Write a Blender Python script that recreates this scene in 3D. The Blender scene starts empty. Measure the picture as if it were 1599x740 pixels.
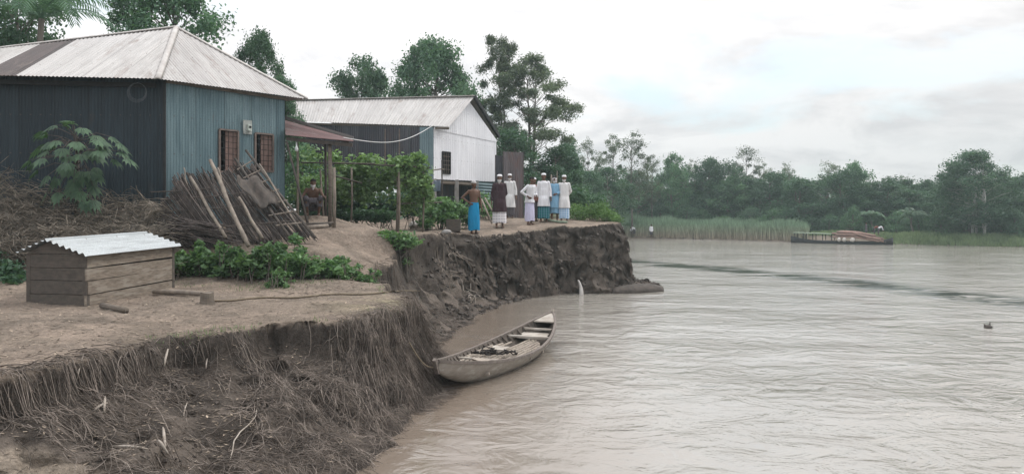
import bpy, bmesh, math, random
import numpy as np
from mathutils import Vector, Matrix, Euler
from mathutils.bvhtree import BVHTree

R = math.radians
rnd = random.Random(7)
rng = np.random.default_rng(7)
sc = bpy.context.scene
COL = sc.collection

# ------------------------------------------------------------------ camera, sky, sun, exposure
F, CX, HY, CH = 1200.0, 799.5, 333.0, 2.85      # focal length and horizon measured on the 1599 px wide photograph
cam_d = bpy.data.cameras.new('camera'); cam = bpy.data.objects.new('camera', cam_d); COL.objects.link(cam)
cam.location = (0, 0, CH); cam.rotation_euler = (R(90), 0, 0)
cam_d.sensor_width = 36; cam_d.lens = 36 * F / 1599; cam_d.shift_y = -(370 - HY) / 1599
cam_d.clip_start = .1; cam_d.clip_end = 3000
sc.camera = cam
SUN_EL, SUN_AZ = 48, 62          # azimuth clockwise from +Y
world = bpy.data.worlds.new("World"); sc.world = world; world.use_nodes = True
def setup_world():
    nt = world.node_tree; nt.nodes.clear(); N = nt.nodes.new; L = nt.links.new
    out = N('ShaderNodeOutputWorld'); bg = N('ShaderNodeBackground'); bg.inputs['Strength'].default_value = .10
    sky = N('ShaderNodeTexSky'); sky.sky_type = 'NISHITA'; sky.sun_disc = False
    sky.sun_elevation = R(SUN_EL); sky.sun_rotation = R(SUN_AZ); sky.air_density = 1.2; sky.dust_density = 2.5
    tc = N('ShaderNodeTexCoord'); sep = N('ShaderNodeSeparateXYZ'); L(tc.outputs['Generated'], sep.inputs[0])
    zz = N('ShaderNodeMath'); zz.operation = 'ABSOLUTE'; L(sep.outputs[2], zz.inputs[0])
    za = N('ShaderNodeMath'); za.operation = 'ADD'; L(zz.outputs[0], za.inputs[0]); za.inputs[1].default_value = .22
    dx = N('ShaderNodeMath'); dx.operation = 'DIVIDE'; L(sep.outputs[0], dx.inputs[0]); L(za.outputs[0], dx.inputs[1])
    dy = N('ShaderNodeMath'); dy.operation = 'DIVIDE'; L(sep.outputs[1], dy.inputs[0]); L(za.outputs[0], dy.inputs[1])
    cb = N('ShaderNodeCombineXYZ'); L(dx.outputs[0], cb.inputs[0]); L(dy.outputs[0], cb.inputs[1])
    def noise(scale, det, off, rough=.55, dist=0.):
        mp = N('ShaderNodeMapping'); L(cb.outputs[0], mp.inputs[0]); mp.inputs['Location'].default_value = off
        n = N('ShaderNodeTexNoise'); L(mp.outputs[0], n.inputs['Vector']); n.inputs['Scale'].default_value = scale
        n.inputs['Detail'].default_value = det; n.inputs['Roughness'].default_value = rough; n.inputs['Distortion'].default_value = dist
        return n
    n1 = noise(1.15, 9, (3.1, 1.7, 0), .58, .3)
    cover = N('ShaderNodeValToRGB'); L(n1.outputs['Fac'], cover.inputs[0])
    cover.color_ramp.elements[0].position = .38; cover.color_ramp.elements[0].color = (.1, .1, .1, 1)
    cover.color_ramp.elements[1].position = .50; cover.color_ramp.elements[1].color = (1, 1, 1, 1)
    n2 = noise(1.9, 8, (7.3, 4.1, 2), .6, .4)
    tone = N('ShaderNodeValToRGB'); L(n2.outputs['Fac'], tone.inputs[0])
    e = tone.color_ramp.elements
    e[0].position = .38; e[0].color = (.76, .758, .775, 1); e[1].position = .56; e[1].color = (.98, .97, .97, 1)
    # whole banks of cloud get greyer towards the east (the right of the photograph)
    n3 = noise(.35, 3, (0, 0, 5), .5)
    gx = N('ShaderNodeMapRange'); L(sep.outputs[0], gx.inputs[0]); gx.inputs[1].default_value = -.2; gx.inputs[2].default_value = .6
    gx.inputs[3].default_value = 1.04; gx.inputs[4].default_value = .80
    mul = N('ShaderNodeMixRGB'); mul.blend_type = 'MULTIPLY'; mul.inputs[0].default_value = 1
    L(tone.outputs[0], mul.inputs[1]); L(gx.outputs[0], mul.inputs[2])
    sc10 = N('ShaderNodeMixRGB'); sc10.blend_type = 'MULTIPLY'; sc10.inputs[0].default_value = 1
    L(mul.outputs[0], sc10.inputs[1]); sc10.inputs[2].default_value = (6.4, 6.32, 6.32, 1)
    mix = N('ShaderNodeMixRGB'); L(cover.outputs[0], mix.inputs[0])
    skm = N('ShaderNodeMixRGB'); skm.blend_type = 'MIX'; skm.inputs[0].default_value = .62
    L(sky.outputs[0], skm.inputs[1]); skm.inputs[2].default_value = (4.6, 5.5, 6.1, 1)
    L(skm.outputs[0], mix.inputs[1]); L(sc10.outputs[0], mix.inputs[2])
    # an overcast sky is brighter overhead than at the horizon
    el = N('ShaderNodeMath'); el.operation = 'MULTIPLY_ADD'; L(zz.outputs[0], el.inputs[0]); el.inputs[1].default_value = 1.7; el.inputs[2].default_value = .82
    elm = N('ShaderNodeMixRGB'); elm.blend_type = 'MULTIPLY'; elm.inputs[0].default_value = 1; L(mix.outputs[0], elm.inputs[1]); L(el.outputs[0], elm.inputs[2])
    L(elm.outputs[0], bg.inputs[0]); L(bg.outputs[0], out.inputs[0])
setup_world()
sun_d = bpy.data.lights.new('sun', 'SUN'); sun_d.energy = 1.1; sun_d.angle = R(12); sun_d.color = (1, .96, .9)
sun = bpy.data.objects.new('sun', sun_d); COL.objects.link(sun)
sv = Vector((math.sin(R(SUN_AZ)) * math.cos(R(SUN_EL)), math.cos(R(SUN_AZ)) * math.cos(R(SUN_EL)), math.sin(R(SUN_EL))))
sun.rotation_euler = sv.to_track_quat('Z', 'Y').to_euler(); sun.location = sv * 50
vs = sc.view_settings; vs.view_transform = 'Standard'; vs.look = 'None'; vs.exposure = 0.74; vs.gamma = 1; vs.use_curve_mapping = False
cy = sc.cycles; cy.max_bounces = 8; cy.volume_bounces = 1; cy.transparent_max_bounces = 8; cy.diffuse_bounces = 3; cy.glossy_bounces = 3

# ------------------------------------------------------------------ helpers
def P(x, y, d):                                    # point on the sight line of a photograph pixel at a distance d
    return Vector(((x - CX) / F * d, d, CH - (y - HY) / F * d))
def tag(o, label=None, cat=None, group=None, kind=None):
    if label: o['label'] = label
    if cat: o['category'] = cat
    if group: o['group'] = group
    if kind: o['kind'] = kind
    return o
def thing(name, label, cat, loc=(0, 0, 0), rz=0, group=None):
    o = bpy.data.objects.new(name, None); COL.objects.link(o); o.location = loc; o.rotation_euler = (0, 0, rz)
    o.empty_display_size = .2
    return tag(o, label, cat, group)
def np_mesh(name, V, Fc, mats=None, smooth=False, mi=None):
    me = bpy.data.meshes.new(name); V = np.asarray(V, dtype=np.float32)
    if isinstance(Fc, np.ndarray):
        n, k = Fc.shape
        me.vertices.add(len(V)); me.vertices.foreach_set('co', V.ravel())
        me.loops.add(n * k); me.loops.foreach_set('vertex_index', Fc.astype(np.int32).ravel())
        me.polygons.add(n); me.polygons.foreach_set('loop_start', (np.arange(n) * k).astype(np.int32))
        me.update(calc_edges=True)
    else:
        me.from_pydata([tuple(v) for v in V], [], Fc); me.update()
    for m in (mats if isinstance(mats, (list, tuple)) else [mats]):
        if m: me.materials.append(m)
    if mi is not None: me.polygons.foreach_set('material_index', np.asarray(mi, dtype=np.int32))
    if smooth: me.polygons.foreach_set('use_smooth', np.ones(len(me.polygons), dtype=bool))
    return me
class MB:
    def __init__(s): s.v = []; s.f = []; s.uv = []; s.n = 0
    def add(s, vs_, fs_):
        b = s.n; s.v += [tuple(v) for v in vs_]; s.n += len(vs_); s.f += [tuple(b + i for i in f) for f in fs_]
    def box(s, c, size, rot=None, jit=0.):
        hx, hy, hz = [q / 2 for q in size]; vs_ = []
        for z in (-hz, hz):
            for x, y in ((-hx, -hy), (hx, -hy), (hx, hy), (-hx, hy)):
                v = Vector((x, y, z))
                if jit: v += Vector([rnd.uniform(-jit, jit) for _ in range(3)])
                if rot is not None: v = rot @ v
                vs_.append(v + Vector(c))
        s.add(vs_, [(3, 2, 1, 0), (4, 5, 6, 7), (0, 1, 5, 4), (1, 2, 6, 5), (2, 3, 7, 6), (3, 0, 4, 7)])
    def beam(s, a, b, w, h, up=Vector((0, 0, 1)), jit=0.):
        a = Vector(a); b = Vector(b); d = (b - a); L = d.length; y = d.normalized(); x = y.cross(up)
        x = x.normalized() if x.length > 1e-4 else Vector((1, 0, 0)); z = x.cross(y)
        s.box((a + b) / 2, (w, L, h), Matrix((x, y, z)).transposed(), jit)
    def tube(s, pts, r, n=6, cap=True):
        pts = [Vector(p) for p in pts]; m = len(pts)
        rr = r if isinstance(r, (list, tuple)) else [r] * m
        vs_ = []; ref = None
        for i, p in enumerate(pts):
            t = (pts[min(i + 1, m - 1)] - pts[max(i - 1, 0)])
            t = t.normalized() if t.length > 1e-7 else Vector((0, 0, 1))
            if ref is None: ref = Vector((1, 0, 0)) if abs(t.x) < .8 else Vector((0, 1, 0))
            a = t.cross(ref); a = a.normalized() if a.length > 1e-6 else Vector((0, 1, 0)); b = t.cross(a); ref = -t.cross(a).cross(t).cross(t) if False else ref
            for k in range(n):
                an = 2 * math.pi * k / n
                vs_.append(p + a * (math.cos(an) * rr[i]) + b * (math.sin(an) * rr[i]))
        fs_ = [(i * n + k, i * n + (k + 1) % n, (i + 1) * n + (k + 1) % n, (i + 1) * n + k) for i in range(m - 1) for k in range(n)]
        if cap: fs_ += [tuple(range(n))[::-1], tuple((m - 1) * n + k for k in range(n))]
        s.add(vs_, fs_)
    def loft(s, rings, cap=True):
        n = len(rings[0]); m = len(rings); vs_ = [v for r_ in rings for v in r_]
        fs_ = [(i * n + k, i * n + (k + 1) % n, (i + 1) * n + (k + 1) % n, (i + 1) * n + k) for i in range(m - 1) for k in range(n)]
        if cap: fs_ += [tuple(range(n))[::-1], tuple((m - 1) * n + k for k in range(n))]
        s.add(vs_, fs_)
    def ball(s, c, r, seg=10, rings=7, jit=0., seed=0):
        rr = (r, r, r) if not isinstance(r, (tuple, list)) else r; c = Vector(c); q = random.Random(seed)
        vs_ = [c + Vector((0, 0, -rr[2]))]
        for i in range(1, rings):
            ph = math.pi * i / rings
            for k in range(seg):
                th = 2 * math.pi * k / seg; j = 1 + q.uniform(-jit, jit)
                vs_.append(c + Vector((rr[0] * math.sin(ph) * math.cos(th) * j, rr[1] * math.sin(ph) * math.sin(th) * j, -rr[2] * math.cos(ph) * j)))
        vs_.append(c + Vector((0, 0, rr[2]))); fs_ = []
        for k in range(seg):
            fs_.append((0, 1 + (k + 1) % seg, 1 + k))
            for i in range(rings - 2):
                a = 1 + i * seg; fs_.append((a + k, a + (k + 1) % seg, a + seg + (k + 1) % seg, a + seg + k))
            a = 1 + (rings - 2) * seg; fs_.append((a + k, a + (k + 1) % seg, len(vs_) - 1))
        s.add(vs_, fs_)
    def arr(s, V, Fc):
        b = s.n; s.v += V.tolist(); s.n += len(V); s.f += (Fc + b).tolist()
def origin(o):
    v = Vector((0, 0, 0))
    while o is not None: v += o.location; o = o.parent
    return v
def part(name, mb, mat, parent, smooth=False, label=None):      # world coordinates in, local out
    V = np.array(mb.v, dtype=np.float32)
    if parent is not None: V = V - np.array(origin(parent), dtype=np.float32)
    me = np_mesh(name, V, mb.f, mat, smooth)
    if len(mb.uv) == len(me.loops) * 2 and mb.uv:
        me.uv_layers.new(name='UVMap').data.foreach_set('uv', mb.uv)
    o = bpy.data.objects.new(name, me); COL.objects.link(o); o.parent = parent
    if label: o['label'] = label
    return o
def single(name, mb, mat, label, cat, group=None, smooth=False, kind=None):
    V = np.array(mb.v, dtype=np.float32); b = np.array([V[:, 0].mean(), V[:, 1].mean(), V[:, 2].min()], dtype=np.float32)
    me = np_mesh(name, V - b, mb.f, mat, smooth); o = bpy.data.objects.new(name, me); COL.objects.link(o); o.location = b.tolist()
    return tag(o, label, cat, group, kind)
def link_mesh(name, me, parent=None, loc=(0, 0, 0)):
    o = bpy.data.objects.new(name, me); COL.objects.link(o); o.parent = parent; o.location = loc; return o
def copy_tree(root):
    c = root.copy(); COL.objects.link(c)
    for ch in list(root.children):
        k = ch.copy(); COL.objects.link(k); k.parent = c
        for g in list(ch.children):
            q = g.copy(); COL.objects.link(q); q.parent = k
    return c

# ------------------------------------------------------------------ materials
def new_mat(name):
    m = bpy.data.materials.new(name); m.use_nodes = True; nt = m.node_tree; nt.nodes.clear(); return m, nt
def mixrgb(nt, a, b, fac, mode='MIX'):
    n = nt.nodes.new('ShaderNodeMixRGB'); n.blend_type = mode
    for i, v in ((0, fac), (1, a), (2, b)):
        if isinstance(v, bpy.types.NodeSocket): nt.links.new(v, n.inputs[i])
        elif i == 0: n.inputs[0].default_value = v
        else: n.inputs[i].default_value = (*v[:3], 1)
    return n.outputs[0]
def noise_n(nt, vec, scale, det=4, rough=.6, stretch=(1, 1, 1), dist=0., lo=None, hi=None, off=(0, 0, 0)):
    mp = nt.nodes.new('ShaderNodeMapping'); nt.links.new(vec, mp.inputs[0]); mp.inputs['Scale'].default_value = stretch; mp.inputs['Location'].default_value = off
    n = nt.nodes.new('ShaderNodeTexNoise'); nt.links.new(mp.outputs[0], n.inputs['Vector'])
    n.inputs['Scale'].default_value = scale; n.inputs['Detail'].default_value = det; n.inputs['Roughness'].default_value = rough; n.inputs['Distortion'].default_value = dist
    if lo is None: return n.outputs['Fac']
    r = nt.nodes.new('ShaderNodeMapRange'); nt.links.new(n.outputs['Fac'], r.inputs[0]); r.inputs[1].default_value = lo; r.inputs[2].default_value = hi
    return r.outputs[0]
def mathn(nt, op, a, b=None):
    n = nt.nodes.new('ShaderNodeMath'); n.operation = op
    for i, v in ((0, a), (1, b)):
        if v is None: continue
        if isinstance(v, bpy.types.NodeSocket): nt.links.new(v, n.inputs[i])
        else: n.inputs[i].default_value = v
    return n.outputs[0]
def finish(nt, color, rough=.8, metal=0., bump=None, bstr=.3, bdist=.02, spec=.3):
    b = nt.nodes.new('ShaderNodeBsdfPrincipled'); o = nt.nodes.new('ShaderNodeOutputMaterial')
    if isinstance(color, bpy.types.NodeSocket): nt.links.new(color, b.inputs['Base Color'])
    else: b.inputs['Base Color'].default_value = (*color, 1)
    if isinstance(rough, bpy.types.NodeSocket): nt.links.new(rough, b.inputs['Roughness'])
    else: b.inputs['Roughness'].default_value = rough
    b.inputs['Metallic'].default_value = metal; b.inputs['Specular IOR Level'].default_value = spec
    if bump is not None:
        bn = nt.nodes.new('ShaderNodeBump'); nt.links.new(bump, bn.inputs['Height']); bn.inputs['Strength'].default_value = bstr; bn.inputs['Distance'].default_value = bdist
        nt.links.new(bn.outputs[0], b.inputs['Normal'])
    nt.links.new(b.outputs[0], o.inputs[0]); return b
def M(name, c1, c2=None, scale=6, stretch=(1, 1, 1), rough=.85, bump=.3, bscale=30, metal=0, island=0., spec=.25, c3=None, bdist=.01):
    m, nt = new_mat(name); tc = nt.nodes.new('ShaderNodeTexCoord').outputs['Object']
    c2 = c2 or tuple(v * .65 for v in c1)
    col = mixrgb(nt, c1, c2, noise_n(nt, tc, scale, 5, .65, stretch, 0, .35, .65))
    if c3: col = mixrgb(nt, col, c3, noise_n(nt, tc, scale * .37, 4, .6, stretch, .3, .52, .62, (4, 7, 2)))
    if island:
        g = nt.nodes.new('ShaderNodeNewGeometry').outputs['Random Per Island']
        r = nt.nodes.new('ShaderNodeMapRange'); nt.links.new(g, r.inputs[0]); r.inputs[3].default_value = 1 - island; r.inputs[4].default_value = 1 + island
        col = mixrgb(nt, col, r.outputs[0], 1., 'MULTIPLY')
    finish(nt, col, rough, metal, noise_n(nt, tc, bscale, 6, .6, stretch), bump, bdist, spec); return m
def leaf_mat(name, c1, c2, trans=.3, scale=.5):
    m, nt = new_mat(name); g = nt.nodes.new('ShaderNodeNewGeometry').outputs['Random Per Island']
    tc = nt.nodes.new('ShaderNodeTexCoord').outputs['Object']; oi = nt.nodes.new('ShaderNodeObjectInfo').outputs['Random']
    col = mixrgb(nt, c1, c2, g)
    col = mixrgb(nt, col, tuple(v * 1.5 for v in c2), mathn(nt, 'MULTIPLY', noise_n(nt, tc, scale, 3, .5, (1, 1, 1), 0, .45, .7), .55))
    r = nt.nodes.new('ShaderNodeMapRange'); nt.links.new(oi, r.inputs[0]); r.inputs[3].default_value = .78; r.inputs[4].default_value = 1.25
    col = mixrgb(nt, col, r.outputs[0], 1., 'MULTIPLY')
    d = nt.nodes.new('ShaderNodeBsdfPrincipled'); nt.links.new(col, d.inputs['Base Color']); d.inputs['Roughness'].default_value = .55; d.inputs['Specular IOR Level'].default_value = .3
    t = nt.nodes.new('ShaderNodeBsdfTranslucent'); nt.links.new(mixrgb(nt, col, (1.2, 1.3, .7), 1., 'MULTIPLY'), t.inputs[0])
    mx = nt.nodes.new('ShaderNodeMixShader'); mx.inputs[0].default_value = trans; nt.links.new(d.outputs[0], mx.inputs[1]); nt.links.new(t.outputs[0], mx.inputs[2])
    o = nt.nodes.new('ShaderNodeOutputMaterial'); nt.links.new(mx.outputs[0], o.inputs[0]); return m
def sheet_mat(name, c1, c2, c3, rust=(.16, .07, .05), rust_lo=.6, rust_hi=.75, rough=.5, metal=.0, sheet=.8, var=.18, vstain=.0):
    # UV in metres: u across the corrugation, v along it; each sheet has its own tone, streaks run down it
    m, nt = new_mat(name); uv = nt.nodes.new('ShaderNodeTexCoord').outputs['UV']; sp = nt.nodes.new('ShaderNodeSeparateXYZ'); nt.links.new(uv, sp.inputs[0])
    idx = mathn(nt, 'FLOOR', mathn(nt, 'DIVIDE', sp.outputs[0], sheet)); wn = nt.nodes.new('ShaderNodeTexWhiteNoise'); wn.noise_dimensions = '1D'; nt.links.new(idx, wn.inputs['W'])
    col = mixrgb(nt, c1, c2, wn.outputs[0])
    col = mixrgb(nt, col, c3, noise_n(nt, uv, 1., 6, .65, (6, .7, 1), .2, .42, .68))
    speck = noise_n(nt, uv, 38, 3, .6, (1, 1, 1), 0, .3, .7); sr = nt.nodes.new('ShaderNodeMapRange'); nt.links.new(speck, sr.inputs[0]); sr.inputs[3].default_value = 1 - var; sr.inputs[4].default_value = 1 + var
    col = mixrgb(nt, col, sr.outputs[0], 1., 'MULTIPLY')
    col = mixrgb(nt, col, rust, noise_n(nt, uv, 1.1, 6, .7, (2.2, .6, 1), .4, rust_lo, rust_hi, (3, 9, 1)))
    fr = mathn(nt, 'FRACT', mathn(nt, 'DIVIDE', sp.outputs[0], sheet)); seam = mathn(nt, 'LESS_THAN', fr, .022)
    col = mixrgb(nt, col, tuple(v * .35 for v in c3), mathn(nt, 'MULTIPLY', seam, .35 if 'roof' in name or 'white' in name else .75))
    # nail heads along the purlins
    nail = mathn(nt, 'MULTIPLY', mathn(nt, 'LESS_THAN', mathn(nt, 'FRACT', mathn(nt, 'DIVIDE', sp.outputs[1], .9)), .03), mathn(nt, 'LESS_THAN', mathn(nt, 'FRACT', mathn(nt, 'DIVIDE', sp.outputs[0], .23)), .13))
    col = mixrgb(nt, col, (.08, .06, .05), mathn(nt, 'MULTIPLY', nail, .7))
    # mud splashed up the lowest part
    mud = mathn(nt, 'MULTIPLY', noise_n(nt, uv, 3, 5, .6, (1, .6, 1), 0, .4, .6, (2, 2, 2)), mathn(nt, 'LESS_THAN', sp.outputs[1], mathn(nt, 'MULTIPLY', noise_n(nt, uv, 2, 4, .6, (1, .2, 1)), .9)))
    col = mixrgb(nt, col, tuple(v * .6 for v in rust), mathn(nt, 'MULTIPLY', mud, .6 if sheet > .5 and metal == 0 and 'roof' not in name else 0.))
    finish(nt, col, rough, metal, noise_n(nt, uv, 9, 3, .5, (1, .3, 1)), .3, .02, .35); return m

MAT = {}
MAT['wood_old'] = M('weathered_wood', (.16, .135, .11), (.085, .07, .058), 5, (1, 1, 8), .9, .5, 26, island=.2)
MAT['bamboo'] = M('dry_bamboo', (.23, .195, .16), (.13, .108, .09), 9, (1, 1, .4), .75, .3, 20, island=.3)
MAT['bamboo_dark'] = M('dark_bamboo', (.085, .07, .06), (.045, .04, .037), 9, (1, 1, .4), .8, .3, 20, island=.3)
MAT['stick'] = M('reed_stick', (.1, .083, .075), (.048, .04, .037), 9, (1, 1, .5), .9, .3, 20, island=.45)
MAT['brush'] = M('dry_brush', (.21, .18, .145), (.06, .052, .044), 7, (1, 1, 1), .95, .3, 20, island=.5)
MAT['root'] = M('roots', (.235, .198, .17), (.09, .075, .065), 5, (1, 1, 1), .95, .3, 20, island=.5)
MAT['root_pale'] = M('pale_sticks', (.36, .32, .28), (.2, .17, .14), 5, (1, 1, 1), .9, .3, 20, island=.3)
MAT['litter'] = M('straw_litter', (.32, .26, .2), (.09, .072, .057), 3, (1, 1, 1), .95, 0, 20, island=.6)
MAT['bark'] = M('bark', (.16, .14, .12), (.08, .07, .062), 4, (1, 1, .3), .95, .6, 14)
MAT['bark_pale'] = M('pale_bark', (.5, .5, .47), (.3, .29, .27), 3, (1, 1, .3), .9, .3, 14)
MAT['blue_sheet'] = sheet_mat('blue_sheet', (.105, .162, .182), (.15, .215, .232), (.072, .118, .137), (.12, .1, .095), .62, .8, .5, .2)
MAT['dark_sheet'] = sheet_mat('dark_sheet', (.010, .020, .028), (.017, .030, .040), (.007, .014, .020), (.03, .03, .03), .6, .8, .55, .1)  # dark stain, with eave shade put into the sheet colour
MAT['roof'] = sheet_mat('roof_sheet', (.37, .355, .345), (.42, .405, .392), (.305, .29, .28), (.2, .16, .14), .54, .76, .5, .2, vstain=.5)
MAT['rust'] = sheet_mat('rust_sheet', (.06, .048, .047), (.08, .062, .06), (.045, .038, .037), (.13, .105, .095), .55, .7, .75, 0)
MAT['rust_red'] = sheet_mat('red_rust_sheet', (.11, .062, .062), (.15, .085, .082), (.075, .048, .048), (.22, .18, .17), .55, .7, .75, 0)
MAT['white_sheet'] = sheet_mat('white_sheet', (.66, .66, .69), (.74, .74, .77), (.62, .62, .65), (.48, .46, .45), .6, .85, .5, .05)
MAT['grey_sheet'] = sheet_mat('dark_grey_sheet', (.045, .048, .06), (.075, .078, .09), (.035, .036, .045), (.06, .045, .045), .5, .7, .6, .1)
MAT['bg_sheet'] = sheet_mat('bluegreen_sheet', (.13, .19, .21), (.16, .22, .24), (.09, .14, .16), (.1, .1, .1), .6, .8, .5, .1)
MAT['brown_sheet'] = sheet_mat('brown_sheet', (.12, .1, .105), (.16, .14, .145), (.08, .07, .075), (.15, .09, .08), .5, .7, .6, .1, sheet=.45)
MAT['coop_roof'] = sheet_mat('coop_roof', (.34, .365, .375), (.40, .425, .435), (.26, .275, .28), (.35, .36, .36), .65, .85, .4, .2)
MAT['plank'] = M('coop_planks', (.235, .195, .155), (.12, .098, .08), 4, (5, 1.5, 12), .9, .5, 18, island=.16, c3=(.24, .21, .175))
MAT['coop_dark'] = M('coop_board', (.10, .085, .072), (.06, .052, .046), 3, (3, 3, 6), .9, .4, 18, island=.12)
MAT['shutter'] = M('shutter_wood', (.27, .18, .155), (.18, .12, .1), 6, (3, 3, 1), .8, .3, 30)
MAT['frame_tan'] = M('window_frame', (.17, .135, .12), None, 8, (1, 1, 1), .8, .2)
MAT['dark'] = M('dark_metal', (.03, .03, .032), None, 8)
MAT['boat_wood'] = M('boat_wood', (.33, .295, .255), (.24, .21, .18), 5, (1, 1, 3), .8, .4, 20, c3=(.4, .37, .33))
MAT['boat_in'] = M('boat_inner', (.12, .10, .085), (.06, .05, .042), 4, (1, 1, 3), .85, .4, 20)
MAT['boat_rim'] = M('boat_rim', (.19, .16, .14), (.10, .085, .075), 4, (4, 4, 4), .8, .4, 20)
MAT['slat'] = M('boat_slat', (.36, .31, .26), (.2, .17, .14), 4, (4, 4, 4), .8, .3, 20, island=.25)
MAT['black_rope'] = M('dark_rope', (.035, .03, .028), None, 20)
MAT['rope'] = M('rope', (.2, .16, .11), (.1, .08, .06), 40)
MAT['sack'] = M('sack', (.56, .52, .48), (.38, .35, .32), 4, rough=.7, bump=.6, bscale=9, bdist=.03)
MAT['plastic'] = M('pale_plastic', (.4, .38, .36), (.28, .26, .24), 6, rough=.5)
MAT['grey_wire'] = M('wire', (.09, .1, .11), None, 20)
MAT['white_wire'] = M('pale_wire', (.6, .6, .6), None, 20)
MAT['meter'] = M('meter_grey', (.5, .55, .5), None, 20, rough=.5)
MAT['meter_board'] = M('meter_board', (.36, .38, .36), None, 6)
MAT['bulb'] = M('bulb_glass', (.6, .62, .62), None, 6, rough=.2, bump=0)
MAT['concrete'] = M('concrete', (.28, .27, .26), (.2, .19, .18), 5)
MAT['pipe'] = M('green_pipe', (.26, .32, .24), (.16, .2, .15), 5, rough=.6)
MAT['clod'] = M('clay_clod', (.085, .071, .061), (.048, .04, .035), 6, bump=.7, bscale=12, bdist=.03)
MAT['leaf_far'] = leaf_mat('leaf_far', (.028, .07, .047), (.072, .135, .082))
MAT['leaf_far2'] = leaf_mat('leaf_far_light', (.045, .105, .062), (.10, .185, .10))
MAT['leaf_airy'] = leaf_mat('leaf_airy', (.06, .085, .062), (.12, .15, .105))
MAT['leaf_mid'] = leaf_mat('leaf_mid', (.04, .095, .06), (.10, .18, .11))
MAT['leaf_weed'] = leaf_mat('leaf_weed', (.042, .092, .042), (.115, .2, .085), scale=3)
MAT['leaf_bright'] = leaf_mat('leaf_bright', (.06, .13, .045), (.15, .26, .09), scale=2)
MAT['leaf_vine'] = leaf_mat('leaf_vine', (.07, .14, .06), (.2, .31, .13), scale=1.5)
MAT['leaf_papaya'] = leaf_mat('leaf_papaya', (.03, .07, .04), (.075, .14, .075), scale=2)
MAT['leaf_palm'] = leaf_mat('leaf_palm', (.04, .09, .06), (.09, .15, .09))
MAT['leaf_grass'] = leaf_mat('leaf_grass', (.085, .125, .07), (.17, .22, .12))
def reed_mat():
    m, nt = new_mat('reed'); tc = nt.nodes.new('ShaderNodeNewGeometry'); sp = nt.nodes.new('ShaderNodeSeparateXYZ'); nt.links.new(tc.outputs['Position'], sp.inputs[0])
    r = nt.nodes.new('ShaderNodeMapRange'); nt.links.new(sp.outputs[2], r.inputs[0]); r.inputs[1].default_value = .3; r.inputs[2].default_value = 1.7
    col = mixrgb(nt, (.3, .26, .2), (.19, .28, .18), r.outputs[0])
    rr = nt.nodes.new('ShaderNodeMapRange'); nt.links.new(tc.outputs['Random Per Island'], rr.inputs[0]); rr.inputs[3].default_value = .6; rr.inputs[4].default_value = 1.3
    finish(nt, mixrgb(nt, col, rr.outputs[0], 1., 'MULTIPLY'), .8); return m
MAT['reed'] = reed_mat()
def cloth(name, c1, c2=None, rough=.9): return M(name, c1, c2 or tuple(v * .8 for v in c1), 5, (2.5, 2.5, .6), rough, 1.0, 5, spec=.1, bdist=.05)
def plaid(name, a, b, c):
    m, nt = new_mat(name); tc = nt.nodes.new('ShaderNodeTexCoord').outputs['Object']; sp = nt.nodes.new('ShaderNodeSeparateXYZ'); nt.links.new(tc, sp.inputs[0])
    s1 = mathn(nt, 'GREATER_THAN', mathn(nt, 'SINE', mathn(nt, 'MULTIPLY', sp.outputs[2], 70)), .35)
    s2 = mathn(nt, 'GREATER_THAN', mathn(nt, 'SINE', mathn(nt, 'MULTIPLY', sp.outputs[0], 75)), .35)
    finish(nt, mixrgb(nt, mixrgb(nt, a, b, s1), c, mathn(nt, 'MULTIPLY', s2, .6)), .9, bump=noise_n(nt, tc, 9), bstr=.3, spec=.1); return m
MAT['skin'] = M('skin', (.12, .066, .045), (.1, .055, .038), 5, rough=.6, bump=.1)
MAT['white_cloth'] = cloth('white_cloth', (.7, .7, .73)); MAT['off_white'] = cloth('off_white_cloth', (.66, .65, .65))
MAT['blue_cloth'] = cloth('blue_cloth', (.015, .22, .42)); MAT['brown_cloth'] = cloth('dark_maroon_cloth', (.05, .03, .036))
MAT['lilac'] = cloth('pale_lilac_cloth', (.55, .54, .7)); MAT['sky_cloth'] = cloth('light_blue_cloth', (.22, .4, .56))
MAT['grey_cloth'] = cloth('grey_cloth', (.1, .09, .1)); MAT['red_cloth'] = cloth('red_cloth', (.2, .06, .05))
MAT['plaid_green'] = plaid('blue_green_check', (.02, .1, .13), (.03, .16, .15), (.12, .22, .3))
MAT['plaid_blue'] = plaid('pale_blue_check', (.32, .46, .62), (.22, .36, .55), (.55, .62, .7))
MAT['pattern_white'] = plaid('white_patterned', (.62, .6, .62), (.4, .38, .42), (.7, .68, .68))
MAT['hair_white'] = M('white_hair', (.45, .43, .42), None, 30); MAT['hair_black'] = M('black_hair', (.02, .018, .018), None, 30)
MAT['cap'] = cloth('white_cap', (.78, .78, .8)); MAT['eye'] = M('eye', (.02, .015, .015), None, 3, rough=.3)

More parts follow.
